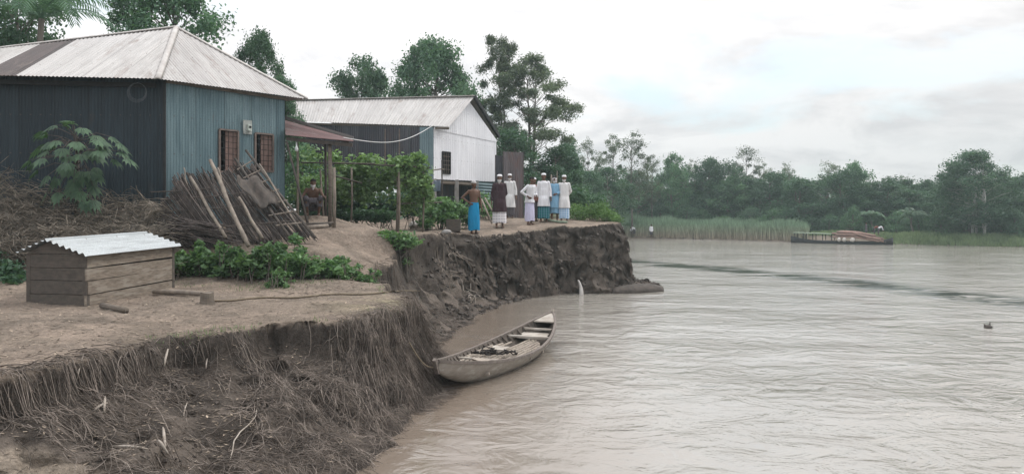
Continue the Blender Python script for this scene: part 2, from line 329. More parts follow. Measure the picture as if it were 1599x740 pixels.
# ------------------------------------------------------------------ ground
def hash2(ix, iy, s):
    h = (ix.astype(np.int64) * 374761393 + iy.astype(np.int64) * 668265263 + s * 974711) & 0x7fffffff
    h = ((h ^ (h >> 13)) * 1274126177) & 0x7fffffff; h = h ^ (h >> 16); return (h & 0xffff) / 65535.0
def vnoise(x, y, s=0):
    ix = np.floor(x); iy = np.floor(y); fx = x - ix; fy = y - iy; fx = fx * fx * (3 - 2 * fx); fy = fy * fy * (3 - 2 * fy)
    a = hash2(ix, iy, s); b = hash2(ix + 1, iy, s); c = hash2(ix, iy + 1, s); d = hash2(ix + 1, iy + 1, s)
    return (a + (b - a) * fx) * (1 - fy) + (c + (d - c) * fx) * fy - .5
def fbm(x, y, o=4, s=0):
    r = 0; a = 1; f = 1
    for k in range(o): r = r + a * vnoise(x * f + 17.3 * k, y * f - 9.1 * k, s + k); a *= .5; f *= 2.03
    return r
LIP = [(4, -60), (4, -2), (1.5, 1), (-2, 2.5), (-6.5, 4.2), (-6.2, 5.8), (-4.85, 6.9), (-4.66, 7.93), (-4.3, 9.3), (-3.45, 10.25), (-2.6, 10.75), (-2.0, 11.1),
       (-1.75, 11.9), (-1.62, 12.6), (-1.75, 13.4), (-2.3, 14.8), (-2.9, 16.2), (-3.05, 17.8), (-2.95, 19.5), (-2.75, 21.7), (-2.25, 23.8), (-1.2, 25.0), (-.2, 26.0), (.55, 26.7), (1.2, 27.5),
       (1.9, 27.7), (3.0, 28.3), (3.75, 28.7), (4.2, 29.6), (4.3, 33), (5.6, 45), (8.8, 70), (11, 89.5), (20.9, 85), (28, 78), (43.5, 66.5), (75, 59), (150, 50), (700, 20), (700, 700), (-700, 700), (-700, -60)]
WAT = [(5, -60), (5, -2), (2.5, 2.5), (-1.0, 4.0), (-1.9, 5.5), (-1.95, 7), (-1.72, 8.3), (-1.55, 9.3), (-1.5, 10.5), (-1.25, 12.0), (-1.12, 13), (-1.3, 14.5), (-1.4, 17.4),
       (-1.2, 20.2), (-.4, 23.6), (.9, 26.4), (2.75, 27.3), (4.7, 27.9), (5.5, 28.6), (5.7, 29.6), (5.3, 31), (5.4, 36), (7, 50), (9.8, 72), (12.3, 87.5), (20.9, 83), (27.9, 76), (43, 64.5),
       (75, 56), (150, 46), (700, 15), (720, 720), (-720, 720), (-720, -80)]
def poly_sd(x, y, poly):
    n = len(poly); best = np.full(x.shape, 1e18); ins = np.zeros(x.shape, bool)
    for i in range(n):
        ax, ay = poly[i]; bx, by = poly[(i + 1) % n]; ex, ey = bx - ax, by - ay
        t = np.clip(((x - ax) * ex + (y - ay) * ey) / (ex * ex + ey * ey), 0, 1)
        best = np.minimum(best, (x - ax - t * ex) ** 2 + (y - ay - t * ey) ** 2)
        c = ((ay > y) != (by > y)) & (x < (bx - ax) * (y - ay) / ((by - ay) if by != ay else 1e-12) + ax); ins ^= c
    return np.where(ins, 1, -1) * np.sqrt(best)
CTRL = [(-1, 2, 1.2), (-6, 3, 1.3), (-4.7, 7, 1.35), (-4.3, 9.4, 1.35), (-3.4, 10.5, 1.35), (-2.2, 11, 1.35), (-1.7, 12.5, 1.35), (-2, 13.5, 1.38), (-6.9, 12.4, 1.37), (-8.2, 13, 1.4),
        (-6.5, 14.7, 1.45), (-10, 12, 1.4), (-8, 9, 1.36), (-5, 14.5, 1.42), (-3.5, 14, 1.4), (-2.9, 16, 1.45), (-4, 15.5, 1.5), (-6, 15.7, 1.6), (-9, 15.3, 1.75), (-12, 14.6, 1.8), (-11, 13, 1.5),
        (-4.6, 17.3, 2.2), (-4, 17.6, 2.05), (-3.3, 17.8, 1.7), (-3.0, 19, 1.75), (-2.9, 21, 1.95), (-3.5, 20.4, 2.5), (-4.2, 20.6, 2.6), (-3.0, 22.5, 2.3), (-4.8, 19.8, 2.5), (-5.6, 21.6, 2.76), (-6, 19, 2.55), (-6.2, 17.2, 2.25),
        (-8, 17.6, 2.5), (-7, 20, 2.65), (-12, 17.4, 2.6), (-16, 17.5, 2.6), (-10, 25, 2.7), (-2.6, 24.6, 2.2), (-1.2, 25.5, 2.13), (-2.5, 26, 2.3), (.45, 27.2, 2.25), (1.86, 28.2, 2.41), (3.8, 29, 2.47),
        (0, 29, 2.45), (2, 31, 2.6), (-3, 33, 2.8), (-8, 34, 2.9), (4, 34, 2.6), (0, 40, 2.8), (5, 50, 2.3), (8, 70, 1.6), (15, 95, 1.2), (25, 95, .8), (30, 85, .6), (45, 75, .5), (0, 70, 2.3), (20, 130, 1.6),
        (80, 70, 1), (100, 120, 1.5), (-60, 60, 2.6), (-20, 5, 1.6), (-40, 20, 2.4)]
def ground_h(x, y):
    num = np.zeros(x.shape); den = np.zeros(x.shape)
    for cx_, cy_, cz in CTRL:
        w = 1.0 / ((x - cx_) ** 2 + (y - cy_) ** 2 + .12) ** 1.7; num += w * cz; den += w
    return num / den
def height(x, y):
    wx = x + fbm(x * .9, y * .9, 3, 11) * .42 + fbm(x * 4, y * 4, 3, 21) * .10; wy = y + fbm(x * .9, y * .9, 3, 31) * .42 + fbm(x * 4, y * 4, 3, 41) * .10
    dl = poly_sd(wx, wy, LIP); dw = poly_sd(wx, wy, WAT)
    g = ground_h(x, y) + fbm(x * .7, y * .7, 4, 51) * .07 + fbm(x * 5, y * 5, 3, 55) * .022
    t = np.clip(-dl / (np.abs(dl) + np.abs(dw) + 1e-6), 0, 1)
    # steep broken face: a quick fall below the turf, then a rough scree to the water
    near = np.clip((15 - y) / 2.5, 0, 1)
    k = 1.3 * near + 2.6 * (1 - near)
    far = np.clip((y - 40) / 10, 0, 1); k = k * (1 - far) + 1.2 * far
    prof = (1 - t) ** k
    prof = prof * (1 - .27 * np.clip(-dl / .13, 0, 1) * (1 - t) ** .5 * (1 - far))
    cl = np.clip((y - 22.5) / 2, 0, 1) * (1 - far)                 # the high cliff below the people
    dd = np.clip(-dl / .55, 0, 1); prof = prof * (1 - cl) + cl * ((1 - dd ** 1.3) * .80 + (1 - t) ** 1.2 * .20)
    lump = fbm(x * 2.3, y * 2.3, 5, 61) * .26 * np.sin(np.pi * np.clip(t, 0, 1)) * (1 - far)
    z = g * prof + lump
    z = np.where(dl > 0, g, z)
    # crumbled lip
    z = np.where(dl > 0, z - .05 * np.exp(-dl * 7), z)
    z = np.where((dl <= 0) & (dw <= 0), -np.minimum(-dw * .45, 1.2) - .02, z)
    return z, dl, dw, t
def axis(*segs):
    out = []
    for a, b, st in segs: out += list(np.arange(a, b, st))
    out.append(segs[-1][1]); return np.array(out)
xs = axis((-220, -100, 40), (-100, -30, 7), (-30, -12, 1.2), (-12, -6, .14), (-6, 6.2, .045), (6.2, 14, .25), (14, 60, .9), (60, 130, 5), (130, 320, 30))
ys = axis((-80, 0, 8), (0, 5, .6), (5, 16, .045), (16, 24, .065), (24, 29.3, .028), (29.3, 31, .065), (31, 40, .3), (40, 100, .8), (100, 160, 5), (160, 280, 30))
GX, GY = np.meshgrid(xs, ys); fx_, fy_ = GX.ravel(), GY.ravel()
Z, DL, DW, TT = height(fx_, fy_)
# push the bank face sideways so that it breaks into lumps and hollows
face = np.clip(1.15 - np.abs(TT - .4) * 1.2, 0, 1) * ((DL < .05) & (DW > -.3)) * (fy_ < 35)
def ridged(x, y, o, s):
    t = 0; a = 1; f = 1
    for k in range(o): t = t + a * (.5 - 2 * np.abs(vnoise(x * f + 5.1 * k, y * f + 2.7 * k, s + k))); a *= .55; f *= 2.1
    return t
cliffy = np.clip((fy_ - 21) / 3, 0, 1)
HXo = fbm(fx_ * 3 + Z * 3.1, fy_ * 3 - Z * 2.3, 4, 71) * .22 * face; HYo = (fbm(fx_ * 3 - Z * 2.7, fy_ * 3 + Z * 3.3, 4, 81) * .22 - cliffy * .32 * ridged(fx_ * 1.5, Z * 1.1 + fy_ * .3, 4, 85)) * face
HXo = HXo + cliffy * .15 * face * ridged(fx_ * 2.3 + 9, Z * 2, 3, 88)
HYo = HYo + (cliffy * .20 * fbm(fx_ * 4.5, Z * 5.5 + 3, 4, 131) + (1 - cliffy) * .06 * fbm(fx_ * 8 + fy_ * 3, Z * 9, 3, 141)) * face
Zadd = cliffy * face * .10 * fbm(fx_ * 6 + 2, Z * 6 + fy_ * 5, 3, 151)
TV = np.stack([fx_ + HXo, fy_ + HYo, Z + Zadd], 1)
nx, ny = len(xs), len(ys); idx = np.arange(nx * ny).reshape(ny, nx)
TF = np.stack([idx[:-1, :-1].ravel(), idx[:-1, 1:].ravel(), idx[1:, 1:].ravel(), idx[1:, :-1].ravel()], 1)
def ground_mat():
    m, nt = new_mat('earth'); tc = nt.nodes.new('ShaderNodeTexCoord').outputs['Object']; at = nt.nodes.new('ShaderNodeAttribute'); at.attribute_name = 'soil'
    col = at.outputs['Color']
    n1 = noise_n(nt, tc, 1.6, 6, .7, (1, 1, 1), .3, .3, .7); n2 = noise_n(nt, tc, 22, 5, .7, (1, 1, 1), 0, .3, .72)
    a = nt.nodes.new('ShaderNodeMapRange'); nt.links.new(n1, a.inputs[0]); a.inputs[3].default_value = .66; a.inputs[4].default_value = 1.25
    b = nt.nodes.new('ShaderNodeMapRange'); nt.links.new(n2, b.inputs[0]); b.inputs[3].default_value = .62; b.inputs[4].default_value = 1.32
    col = mixrgb(nt, mixrgb(nt, col, a.outputs[0], 1., 'MULTIPLY'), b.outputs[0], 1., 'MULTIPLY')
    h = mathn(nt, 'ADD', noise_n(nt, tc, 14, 8, .7), mathn(nt, 'MULTIPLY', noise_n(nt, tc, 60, 4, .7), .35))
    finish(nt, col, .92, 0, h, .9, .08, .2); return m
def build_ground():
    me = np_mesh('ground', TV, TF, ground_mat(), True)
    gy, gx = np.gradient(Z.reshape(ny, nx), ys, xs); slope = np.hypot(gx, gy).ravel()
    path = np.array([.272, .216, .172]); clay = np.array([.062, .051, .043]); scree = np.array([.155, .128, .107]); grass = np.array([.08, .1, .05]); mud = np.array([.16, .13, .11]); yellow = np.array([.33, .29, .19])
    s = np.clip((slope - .35) / .5, 0, 1)[:, None]
    onbank = np.clip(-DL / .04 + .6, 0, 1)[:, None]
    n = fbm(fx_ * .8, fy_ * .8, 5, 91)[:, None]; n2 = fbm(fx_ * 3, fy_ * 3, 4, 95)[:, None]
    c = path + 0 * s
    c = c * (1 - np.clip(n * 1.2 + .1, 0, .6)) + np.array([.22, .18, .145]) * np.clip(n * 1.2 + .1, 0, .6)
    dk = np.clip(fbm(fx_ * 2.1, fy_ * 3.0, 5, 97)[:, None] * 3 - .1, 0, .55); c = c * (1 - dk) + np.array([.155, .127, .10]) * dk
    # mossy yellow skin on the path near the tip
    k = (np.exp(-((fx_ + 1.9) ** 2 + (fy_ - 12.6) ** 2) / .9)[:, None] * np.clip(.7 + n2 * 2, 0, 1)); c = c * (1 - k * .8) + yellow * k * .8
    # darker band along the lip edge of the turf
    edge = np.exp(-np.clip(DL, 0, 9) * 9)[:, None] * np.clip(.8 + 2 * n2, 0, 1); c = c * (1 - edge * .6) + np.array([.15, .125, .09]) * edge * .6
    c = c * (1 - s * .6) + np.array([.2, .16, .13]) * s * .6
    f = clay * (1 - np.clip(.35 + n2 * 1.6, 0, 1)) + scree * np.clip(.35 + n2 * 1.6, 0, 1)
    lip_shade = (np.clip(1.15 + DL / .32, 0, 1) * np.clip(.9 + 1.5 * n2[:, 0], 0, 1))[:, None]; f = f * (1 - lip_shade * .55) + np.array([.03, .026, .023]) * lip_shade * .55  # overhang shade under the lip, painted into the topsoil colour
    base = np.clip((TT - .55) * 3, 0, 1)[:, None]; f = f * (1 - base * .5) + mud * base * .5
    # small sandy shelves on the lower left of the bank
    for (sx, sy, rx, ry) in SAND:
        q = np.clip(1.5 - ((fx_ - sx) / rx) ** 2 - ((fy_ - sy) / ry) ** 2 + n2[:, 0] * 1.2, 0, 1)[:, None]; f = f * (1 - q) + np.array([.27, .225, .18]) * q
    c = c * (1 - onbank) + f * onbank
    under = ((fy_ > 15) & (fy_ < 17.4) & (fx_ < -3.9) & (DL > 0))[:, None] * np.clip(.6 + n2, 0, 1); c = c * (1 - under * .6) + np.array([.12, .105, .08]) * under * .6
    green = np.clip((fy_ - 33) / 4, 0, 1)[:, None]; gg = np.clip(.75 + n * .5, 0, 1) * green; c = c * (1 - gg) + grass * gg
    farb = (np.clip((fy_ - 60) / 10, 0, 1) * np.clip(1 - DL / 1.0, 0, 1))[:, None]; c = c * (1 - farb) + np.array([.2, .165, .13]) * farb
    wet = (DW < .12)[:, None]; c = np.where(wet, c * .6, c)
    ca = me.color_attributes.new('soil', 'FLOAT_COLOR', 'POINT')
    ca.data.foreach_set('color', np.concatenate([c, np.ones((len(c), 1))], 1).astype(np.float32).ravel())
    o = link_mesh('ground', me); o['kind'] = 'structure'; return o
SAND = [(-4.0, 6.5, .4, .25), (-3.1, 6.5, .35, .2)]
build_ground()
bvh = BVHTree.FromPolygons([tuple(v) for v in TV.tolist()], TF.tolist())
def gz(x, y):
    h = bvh.ray_cast(Vector((x, y, 60)), Vector((0, 0, -1))); return h[0].z if h[0] else 0.
def cast(px, py):                                  # where a sight line of the photograph meets the ground
    o = Vector((0, 0, CH)); d = Vector(((px - CX) / F, 1, -(py - HY) / F)).normalized(); h = bvh.ray_cast(o, d)
    return h[0]
def on(x, d):
    X = (x - CX) / F * d; return Vector((X, d, gz(X, d)))

# ------------------------------------------------------------------ water
def water():
    m, nt = new_mat('river_water'); tc = nt.nodes.new('ShaderNodeTexCoord').outputs['Object']
    big = noise_n(nt, tc, .09, 4, .6, (1, 1.7, 1), .4, .38, .62)
    col = mixrgb(nt, (.24, .222, .193), (.31, .292, .264), big)
    w1 = noise_n(nt, tc, 1.25, 5, .58, (1, 1.15, 1), .9); w2 = noise_n(nt, tc, 5.0, 4, .55, (1, 1.0, 1), .6, off=(3, 1, 0)); w3 = noise_n(nt, tc, .22, 3, .5, (1, 1.6, 1), .5, off=(9, 2, 0))
    h = mathn(nt, 'ADD', mathn(nt, 'MULTIPLY', w1, .25), mathn(nt, 'ADD', mathn(nt, 'MULTIPLY', w2, .05), mathn(nt, 'MULTIPLY', w3, .55)))
    # curved band of calmer current, dark reflection and wave shade painted into its colour
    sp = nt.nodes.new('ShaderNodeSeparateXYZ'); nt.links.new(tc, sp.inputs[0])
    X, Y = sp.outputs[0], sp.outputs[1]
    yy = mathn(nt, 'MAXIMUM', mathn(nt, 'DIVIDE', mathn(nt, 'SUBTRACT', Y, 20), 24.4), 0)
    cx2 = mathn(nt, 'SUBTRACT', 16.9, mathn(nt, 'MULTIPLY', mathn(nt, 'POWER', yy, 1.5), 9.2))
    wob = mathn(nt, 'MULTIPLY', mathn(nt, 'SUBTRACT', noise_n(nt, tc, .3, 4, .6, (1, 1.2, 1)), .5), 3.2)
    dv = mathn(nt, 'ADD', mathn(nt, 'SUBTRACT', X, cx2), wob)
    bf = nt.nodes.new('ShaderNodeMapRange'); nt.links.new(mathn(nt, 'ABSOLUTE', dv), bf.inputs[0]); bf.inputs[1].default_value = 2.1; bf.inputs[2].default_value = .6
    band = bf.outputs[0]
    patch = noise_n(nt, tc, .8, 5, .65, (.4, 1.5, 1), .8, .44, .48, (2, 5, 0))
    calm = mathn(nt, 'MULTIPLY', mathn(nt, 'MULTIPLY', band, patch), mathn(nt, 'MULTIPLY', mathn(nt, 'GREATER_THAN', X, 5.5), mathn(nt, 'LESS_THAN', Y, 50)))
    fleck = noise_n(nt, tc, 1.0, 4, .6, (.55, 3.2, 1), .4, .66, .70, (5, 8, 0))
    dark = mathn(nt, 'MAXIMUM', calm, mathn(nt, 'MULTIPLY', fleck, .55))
    col = mixrgb(nt, col, (.045, .048, .042), dark)  # dark band and wavelet flecks painted into the base colour
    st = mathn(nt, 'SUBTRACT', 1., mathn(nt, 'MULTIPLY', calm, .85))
    # patches of shorter, sharper ripple
    gust = noise_n(nt, tc, .16, 4, .6, (1, 1.6, 1), .6, .35, .7, (1, 1, 0))
    st = mathn(nt, 'MULTIPLY', st, mathn(nt, 'ADD', .55, mathn(nt, 'MULTIPLY', gust, .6)))
    b = nt.nodes.new('ShaderNodeBsdfPrincipled'); o = nt.nodes.new('ShaderNodeOutputMaterial'); 
    # sheltered water in the lee of the bank lies calmer
    lee = nt.nodes.new('ShaderNodeMapRange'); nt.links.new(mathn(nt, 'ADD', X, mathn(nt, 'MULTIPLY', noise_n(nt, tc, .5, 3, .5), 1.5)), lee.inputs[0]); lee.inputs[1].default_value = .2; lee.inputs[2].default_value = 4.4; lee.inputs[3].default_value = .28; lee.inputs[4].default_value = 1
    lee2 = mathn(nt, 'MAXIMUM', lee.outputs[0], mathn(nt, 'GREATER_THAN', Y, 29)); st = mathn(nt, 'MULTIPLY', st, lee2)
    silt_refl = nt.nodes.new('ShaderNodeMapRange'); nt.links.new(lee2, silt_refl.inputs[0]); silt_refl.inputs[1].default_value = .28; silt_refl.inputs[2].default_value = .75; silt_refl.inputs[3].default_value = 1; silt_refl.inputs[4].default_value = 0
    nt.links.new(mixrgb(nt, col, (.17, .137, .11), silt_refl.outputs[0]), b.inputs['Base Color'])  # silt brown, with the bank's brown reflection put into the colour
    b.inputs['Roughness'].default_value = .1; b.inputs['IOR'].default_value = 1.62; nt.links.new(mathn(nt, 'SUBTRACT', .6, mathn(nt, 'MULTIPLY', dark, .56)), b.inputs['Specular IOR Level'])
    bn = nt.nodes.new('ShaderNodeBump'); nt.links.new(h, bn.inputs['Height']); nt.links.new(st, bn.inputs['Strength']); bn.inputs['Distance'].default_value = .42
    nt.links.new(bn.outputs[0], b.inputs['Normal']); nt.links.new(b.outputs[0], o.inputs[0])
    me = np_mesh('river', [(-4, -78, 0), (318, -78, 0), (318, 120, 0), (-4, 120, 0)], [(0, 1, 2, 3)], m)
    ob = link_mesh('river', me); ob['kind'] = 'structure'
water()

# ------------------------------------------------------------------ roots on the bank (uncountable)
def drape(pts, lift):
    out = []
    for (x, y), l in zip(pts, lift):
        out.append(Vector((x, y, gz(x, y) + l)))
    return out
def fast_tubes(paths, radii, n=3):
    V = []; Fc = []; b = 0
    for pts, r in zip(paths, radii):
        m = len(pts); A = np.array([tuple(p) for p in pts]); T = np.gradient(A, axis=0); T /= (np.linalg.norm(T, axis=1, keepdims=True) + 1e-9)
        ref = np.array([.3, .5, .81]); a = np.cross(T, ref); a /= (np.linalg.norm(a, axis=1, keepdims=True) + 1e-9); c = np.cross(T, a)
        rr = (r * np.linspace(1, .35, m))[:, None]
        ring = [A + rr * (math.cos(2 * math.pi * k / n) * a + math.sin(2 * math.pi * k / n) * c) for k in range(n)]
        V.append(np.stack(ring, 1).reshape(-1, 3)); I = b + np.arange(m * n).reshape(m, n)
        for k in range(n): Fc.append(np.stack([I[:-1, k], I[:-1, (k + 1) % n], I[1:, (k + 1) % n], I[1:, k]], 1))
        b += m * n
    return np.concatenate(V), np.concatenate(Fc)
def along(poly, i0, i1, u):
    seg = [Vector(p) for p in poly[i0:i1 + 1]]; ls = [(seg[k + 1] - seg[k]).length for k in range(len(seg) - 1)]; t = u * sum(ls)
    for k, l in enumerate(ls):
        if t <= l: return seg[k].lerp(seg[k + 1], t / l), (seg[k + 1] - seg[k]).normalized()
        t -= l
    return seg[-1], (seg[-1] - seg[-2]).normalized()
def roots():
    paths = []; rad = []
    q = random.Random(3)
    for i in range(6800):
        r_ = q.random()
        if r_ < .72: c, tn = along(LIP, 6, 13, q.random())
        elif r_ < .86: c, tn = along(LIP, 13, 19, q.random())
        else: c, tn = along(LIP, 10, 14, q.random())
        out = Vector((tn.y, -tn.x))                       # away from the land
        tipward = 9 < c.y and c.x > -2.3 and c.y < 14
        into = q.random() ** (2.2 if tipward else 1.1) * (1.0 if tipward else 2.3) * (1.5 if c.y > 14 else 1)
        p = c + out * (into - .12) + Vector((q.uniform(-.15, .15), q.uniform(-.15, .15)))
        if not tipward and float(fbm(np.array([p.x * 1.3]), np.array([p.y * 1.3]), 3, 7)[0]) < -.14 + q.gauss(0, .06): continue
        L = q.uniform(.2, 1.1) * (1.1 if q.random() < .8 else 1.7)
        side = Vector((.62, .12)) if not tipward else Vector((q.uniform(-.2, .2), q.uniform(-.2, .2)))
        dv = (out * q.uniform(.2, 1) + side * q.uniform(-.2, 1.9) + Vector((q.gauss(0, .4), q.gauss(0, .4)))).normalized()
        n = max(4, int(L / .09)); pts = []; lf = []; l = q.uniform(0, .02); curl = q.gauss(0, .13)
        for k in range(n):
            pts.append((p.x, p.y)); lf.append(l + q.uniform(-.008, .012) + .05 * math.sin(math.pi * k / n) * q.random())
            a = curl + q.gauss(0, .2); dv = Vector((dv.x * math.cos(a) - dv.y * math.sin(a), dv.x * math.sin(a) + dv.y * math.cos(a)))
            st = .06 if tipward else .075; p = p + dv * st
        W = drape(pts, lf); W = [w for w in W if w.z > -.15]
        if len(W) < 3: continue
        if q.random() < .35:                                # free ends hang in the air
            for k in range(len(W)): W[k] = W[k] + Vector((out.x, out.y, 0)) * (.10 * k / len(W)) + Vector((0, 0, .02))
        paths.append(W); rad.append(q.choice((.0025, .0035, .0045, .006)) if c.y < 14 else .006)
    # the hanging curtain at the tip
    for i in range(1100):
        c, tn = along(LIP, 10, 15, q.random()); out = Vector((tn.y, -tn.x)); p = c + out * q.uniform(.02, .45)
        z0 = gz(p.x, p.y) + q.uniform(-.1, .15); ln = q.uniform(.4, 1.25); pts = []; sw = q.gauss(0, .08)
        for k in range(8):
            t = k / 7; z = max(z0 - ln * t, .01); o2 = .06 + .4 * t * q.uniform(.9, 1.05)
            x, y = p.x + out.x * o2 + tn.x * sw * t, p.y + out.y * o2 + tn.y * sw * t; z = max(z, gz(x, y) + .01)
            pts.append(Vector((x, y, z)))
        paths.append(pts); rad.append(q.choice((.003, .004, .006)))
    V, Fc = fast_tubes(paths, rad); me = np_mesh('roots', V, Fc, MAT['root']); o = link_mesh('root_mat', me)
    tag(o, 'tangle of thin brown roots hanging down the eroded bank', 'roots', kind='stuff')
roots()
def litter():
    V = []; Fc = []; q = np.random.default_rng(5); n = 0
    for i in range(17000):
        u = q.random()
        if u < .62: x, y = q.uniform(-9.5, -1.6), q.uniform(7.5, 15)
        elif u < .75: x, y = q.uniform(-5, -2.8), q.uniform(14, 20)
        elif u < .9: x, y = q.uniform(-4.6, -1.6), q.uniform(6, 10)
        else: x, y = q.uniform(-3, 4), q.uniform(24, 31)
        z = gz(x, y)
        if z < .12: continue
        a = q.uniform(0, 6.28); L = q.uniform(.015, .1) * (1.6 if y > 20 else 1); w = L * q.uniform(.06, .4); d = np.array([math.cos(a), math.sin(a), q.uniform(-.1, .25)]); s = np.array([-d[1], d[0], 0])
        c = np.array([x, y, z + .008]); V += [c - d * L / 2, c + s * w / 2, c + d * L / 2, c - s * w / 2]; Fc.append([n, n + 1, n + 2, n + 3]); n += 4
    o = link_mesh('leaf_litter', np_mesh('leaf_litter', np.array(V), np.array(Fc), MAT['litter'])); tag(o, 'dry leaf and straw litter scattered over the bare earth', 'litter', kind='stuff')
litter()
def clods():
    q = random.Random(12); mb = MB()
    for i in range(1500):
        u = q.random()
        if u < .5: c, tn = along(WAT, 12, 19, q.random()); inn = Vector((-tn.y, tn.x)); p = c + inn * q.uniform(0, .9) ** 1.5
        elif u < .85: c, tn = along(WAT, 19, 25, q.random()); inn = Vector((-tn.y, tn.x)); p = c + inn * q.uniform(-.05, .5)
        else: c, tn = along(LIP, 6, 13, q.random()); out = Vector((tn.y, -tn.x)); p = c + out * q.uniform(0, 1.5)
        z = gz(p.x, p.y)
        if z < -.05 or (z > 1.1 and u < .85): continue
        if i % 3 == 0 and u < .85:                       # chunks clinging to the high cliff
            c, tn = along(LIP, 19, 28, q.random()); out = Vector((tn.y, -tn.x)); p = c + out * q.uniform(.05, .75); z = gz(p.x, p.y)
            if z < 0 or z > 2.2: continue
        r = q.uniform(.008, .045) * (1.7 if p.y > 20 else 1) * (.5 if u >= .85 else 1); b0 = mb.n
        mb.box((p.x, p.y, z + r * .2), (r * q.uniform(1.2, 2.6), r * q.uniform(1.2, 2.2), r * 1.5), Euler((q.uniform(-.6, .6), q.uniform(-.6, .6), q.uniform(0, 3))).to_matrix(), r * .4)
    V = np.array(mb.v); me = np_mesh('clods', V, mb.f, MAT['clod'], False); o = link_mesh('earth_clods', me); tag(o, 'crumbled clods of dark clay lying on the bank slope', 'clods', kind='stuff')
clods()

# ------------------------------------------------------------------ corrugated sheet builder
def corr(mb, bot, top, ulen, vlen, period=.076, amp=.009, holes=(), nrm=None, u0=0., u1=1., rows=3, step=6, sag=0.):
    n = max(2, int(ulen * (u1 - u0) / period * step)); vb = sorted(set([i / rows for i in range(rows + 1)] + [h[2] for h in holes] + [h[3] for h in holes]))
    us = [u0 + (u1 - u0) * i / n for i in range(n + 1)]
    us = sorted(set(us + [h[0] for h in holes] + [h[1] for h in holes]))
    if nrm is None: nrm = (bot(u1) - bot(u0)).cross(top(.5 * (u0 + u1)) - bot(.5 * (u0 + u1))).normalized()
    b = mb.n; m = len(vb); vs_ = []
    for u in us:
        B, T = bot(u), top(u); off = nrm * (amp * math.sin(2 * math.pi * u * ulen / period))
        for v in vb: vs_.append(B.lerp(T, v) + off - Vector((0, 0, sag * math.sin(math.pi * v))))
    mb.v += [tuple(v) for v in vs_]; mb.n += len(vs_)
    for i in range(len(us) - 1):
        um = (us[i] + us[i + 1]) / 2
        for j in range(m - 1):
            vm = (vb[j] + vb[j + 1]) / 2
            if any(h[0] < um < h[1] and h[2] < vm < h[3] for h in holes): continue
            mb.f.append((b + i * m + j, b + (i + 1) * m + j, b + (i + 1) * m + j + 1, b + i * m + j + 1))
            for (uu, vv) in ((us[i], vb[j]), (us[i + 1], vb[j]), (us[i + 1], vb[j + 1]), (us[i], vb[j + 1])): mb.uv += [uu * ulen, vv * vlen]
def lin(a, b): return lambda u: a.lerp(b, u)
def poly_u(pts):                                    # [(u, point)...]
    def f(u):
        for (a, pa), (b, pb) in zip(pts, pts[1:]):
            if u <= b: return pa.lerp(pb, (u - a) / (b - a) if b > a else 0)
        return pts[-1][1]
    return f

